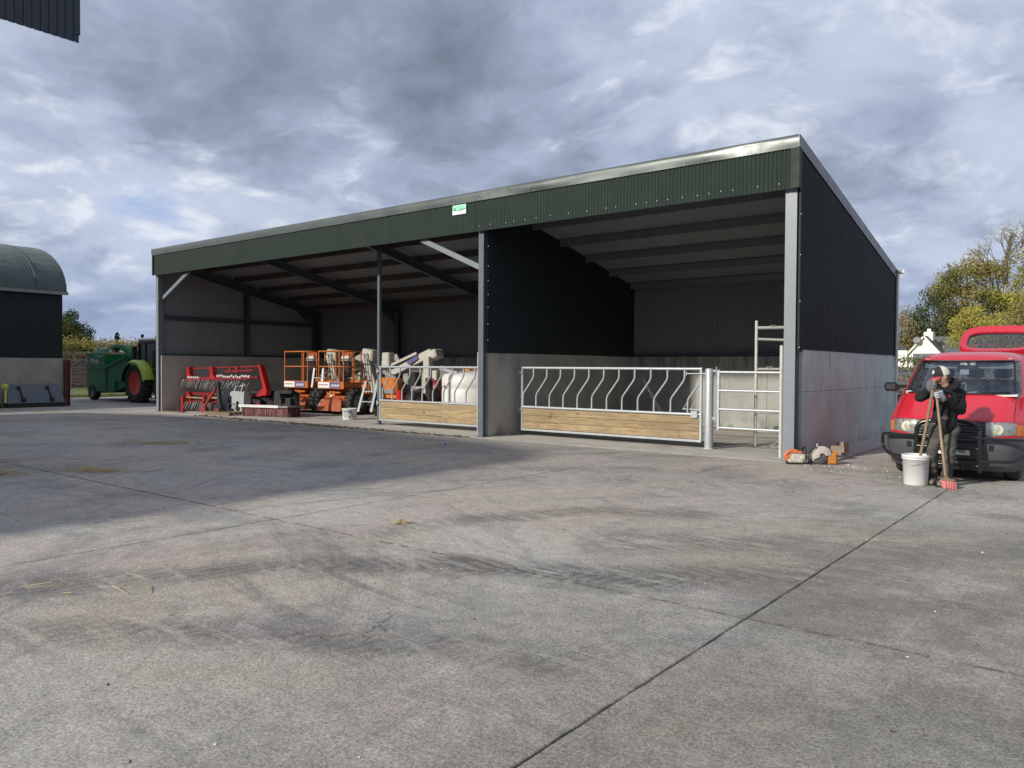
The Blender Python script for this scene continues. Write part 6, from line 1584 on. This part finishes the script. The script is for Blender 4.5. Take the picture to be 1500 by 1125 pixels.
s = MB(); s.poly([V(.98, -.05, 2.9), V(-.18, -.05, 4.25), V(-.18, 3.2, 4.25), V(.98, 3.2, 2.9)], .06, (.7, 0, .7)); s.poly([V(-1.34, -.05, 2.9), V(-1.34, 3.2, 2.9), V(-.18, 3.2, 4.25), V(-.18, -.05, 4.25)], .06, (-.7, 0, .7)); s.build('porch_roof', SLATE, t)
s = MB(); s.beam((-.18, -.1, 4.22), (1.05, -.1, 2.80), .10, .26, (0, 1, 0)); s.beam((-.18, -.1, 4.22), (-1.40, -.1, 2.80), .10, .26, (0, 1, 0)); s.build('barge_board', HW, t)
s = MB(); s.poly([V(-.95, -.03, 1.2), V(.65, -.03, 1.2), V(.65, -.03, 2.9), V(-.95, -.03, 2.9)], .04, (0, 1, 0)); s.build('recess_shade_panel', SLATE, t)  # flat dark panel put in for the shade of the recess under the gable
s = MB(); s.box(-.45, .20, 1.2, 1.9, 3.9, 4.62, .02); s.lathe([(.16, 0), (.14, .25), (0, .25)], 10, (-.12, 1.5, 4.62)); s.build('chimney', HW, t)
s = MB(); s.box(-1.95, -1.3, -.3, .4, 0, 3.15, .02); c_ = s.build('chimney', HW, t)
s = MB(); s.box(-1.9, -1.35, -.25, .35, 3.22, 3.40, .02); s.box(-1.98, -1.27, -.33, .43, 3.40, 3.46); s.build('cowl', STEELD, c_)
s = MB(); s.lathe([(0, -.06), (.15, -.045), (.27, 0), (.28, .01), (.15, -.035), (0, -.05)], 18, (-.62, -.32, 3.92), (.15, -1, .25)); s.cyl((-.5, -.1, 3.7), (-.60, -.28, 3.86), .02, n=6); s.cyl((-.62, -.3, 3.7), (-.55, -.62, 3.95), .015, n=6); s.build('satellite_dish', GREYM, t)

# ------------------------------------------------------------------ small litter on the yard
STRAW = mat('loose_straw', (.50, .41, .22), .9, var=.35, scale=30)
R = random.Random(11)
def straw(label, c, n, sx, sy, rot, L=(.06, .22), name='straw_tuft'):
    s = MB()
    for _ in range(n):
        x, y = R.gauss(0, sx), R.gauss(0, sy); a = R.uniform(0, pi); l = R.uniform(*L)/2; z = abs(R.gauss(.012, .014))+.004
        p = V(x*cos(rot)-y*sin(rot), x*sin(rot)+y*cos(rot), z); dv = V(cos(a), sin(a), R.uniform(-.1, .2))
        s.beam(p-dv*l, p+dv*l, .006, .004)
    o = s.build(name, STRAW); o.location = c; tag(o, label, 'straw', None, 'stuff')
straw('dark straw scattered in the shade before the machinery bay', (11.0, -5.5, 0), 260, .42, .18, .6)
straw('pale straw wisp on the shaded concrete near the left edge', (14.3, -8.3, 0), 240, .22, .10, .5)
straw('larger straw heap cut by the left edge of the view', (13.4, -9.55, 0), 420, .28, .18, .5)
straw('small straw pinch on the sunny concrete', (20.8, -8.1, 0), 40, .05, .04, .2, (.03, .10))
straw('few stalks strewn in the left foreground', (20.9, -11.2, 0), 5, .25, .08, .7, (.12, .35))
s = MB()
for k in range(420):
    x = R.uniform(3.0, 14.7); y = -.13-abs(R.gauss(0, .10))+ (0 if x > 5 else 0); q = abs(R.gauss(.010, .008))+.004; rz = R.uniform(0, 3)
    s.obox((x, y, q*.4), (cos(rz), sin(rz), 0), (-sin(rz), cos(rz), .2), (0, -.2, 1), q*1.6, q*1.1, q*.5)
for k in range(90):
    x = R.gauss(9.4, .6); y = -.25+R.gauss(0, .08); q = R.uniform(.008, .03); rz = R.uniform(0, 3)
    s.obox((x, y, q*.5), (cos(rz), sin(rz), 0), (-sin(rz), cos(rz), .2), (0, -.2, 1), q*1.6, q*1.1, q*.5)
tag(s.build('mud_crumbs', mat('dry_mud', (.13, .105, .07), .95, var=.3, scale=20)), kind='stuff')
s = MB()
for k in range(110):
    x = R.uniform(14, 27.5); y = R.uniform(-12.5, -.6); q = R.uniform(.002, .0065)*(1.6 if R.random() < .08 else 1); rz = R.uniform(0, 3)
    s.obox((x, y, q*.5), (cos(rz), sin(rz), 0), (-sin(rz), cos(rz), .2), (0, -.2, 1), q*1.5, q*1.1, q*.6, q*.3)
tag(s.build('pale_grit', mat('grit_pale', (.55, .53, .50), .9, var=.3, scale=15)), kind='stuff')
s = MB()
for k in range(260):
    x = R.uniform(14, 27.5); y = R.uniform(-12.8, -.6); q = R.uniform(.004, .012); rz = R.uniform(0, 3); a = V(cos(rz), sin(rz), .15); b = V(-sin(rz), cos(rz), .2)
    s.add([V(x, y, .008)-a*q, V(x, y, .012)+b*q*.6, V(x, y, .012)+a*q, V(x, y, .006)-b*q*.6], [(0, 1, 2, 3)])
tag(s.build('leaf_litter', mat('dead_leaf', (.09, .055, .03), .9, var=.4, scale=8)), kind='stuff')
t = thing('bottle_cap', 'tiny blue cap lying on the yard before the middle column', 'cap', (15.5, -1.83, 0)); s = MB(); s.lathe([(.03, 0), (.03, .025), (.02, .035), (0, .035)], 12); s.build('cap', mat('cap_blue', (.05, .12, .5), .4), t)
s = MB()
for k in range(5200):
    x = -14.25-abs(R.gauss(0, .8)); y = R.uniform(-2, 12); h = R.uniform(.06, .22)*(1 if x > -15 else .7); a = R.uniform(0, 6.28); w = .02
    s.add([V(x-w*cos(a), y-w*sin(a), -.04), V(x+w*cos(a), y+w*sin(a), -.04), V(x+R.gauss(0, .05), y+R.gauss(0, .05), h)], [(0, 1, 2)])
tag(s.build('grass_verge', L_YEL if False else leafmat('grass_blade', [(.09, .13, .03), (.13, .17, .045), (.20, .20, .08)], 2.0)), kind='stuff')
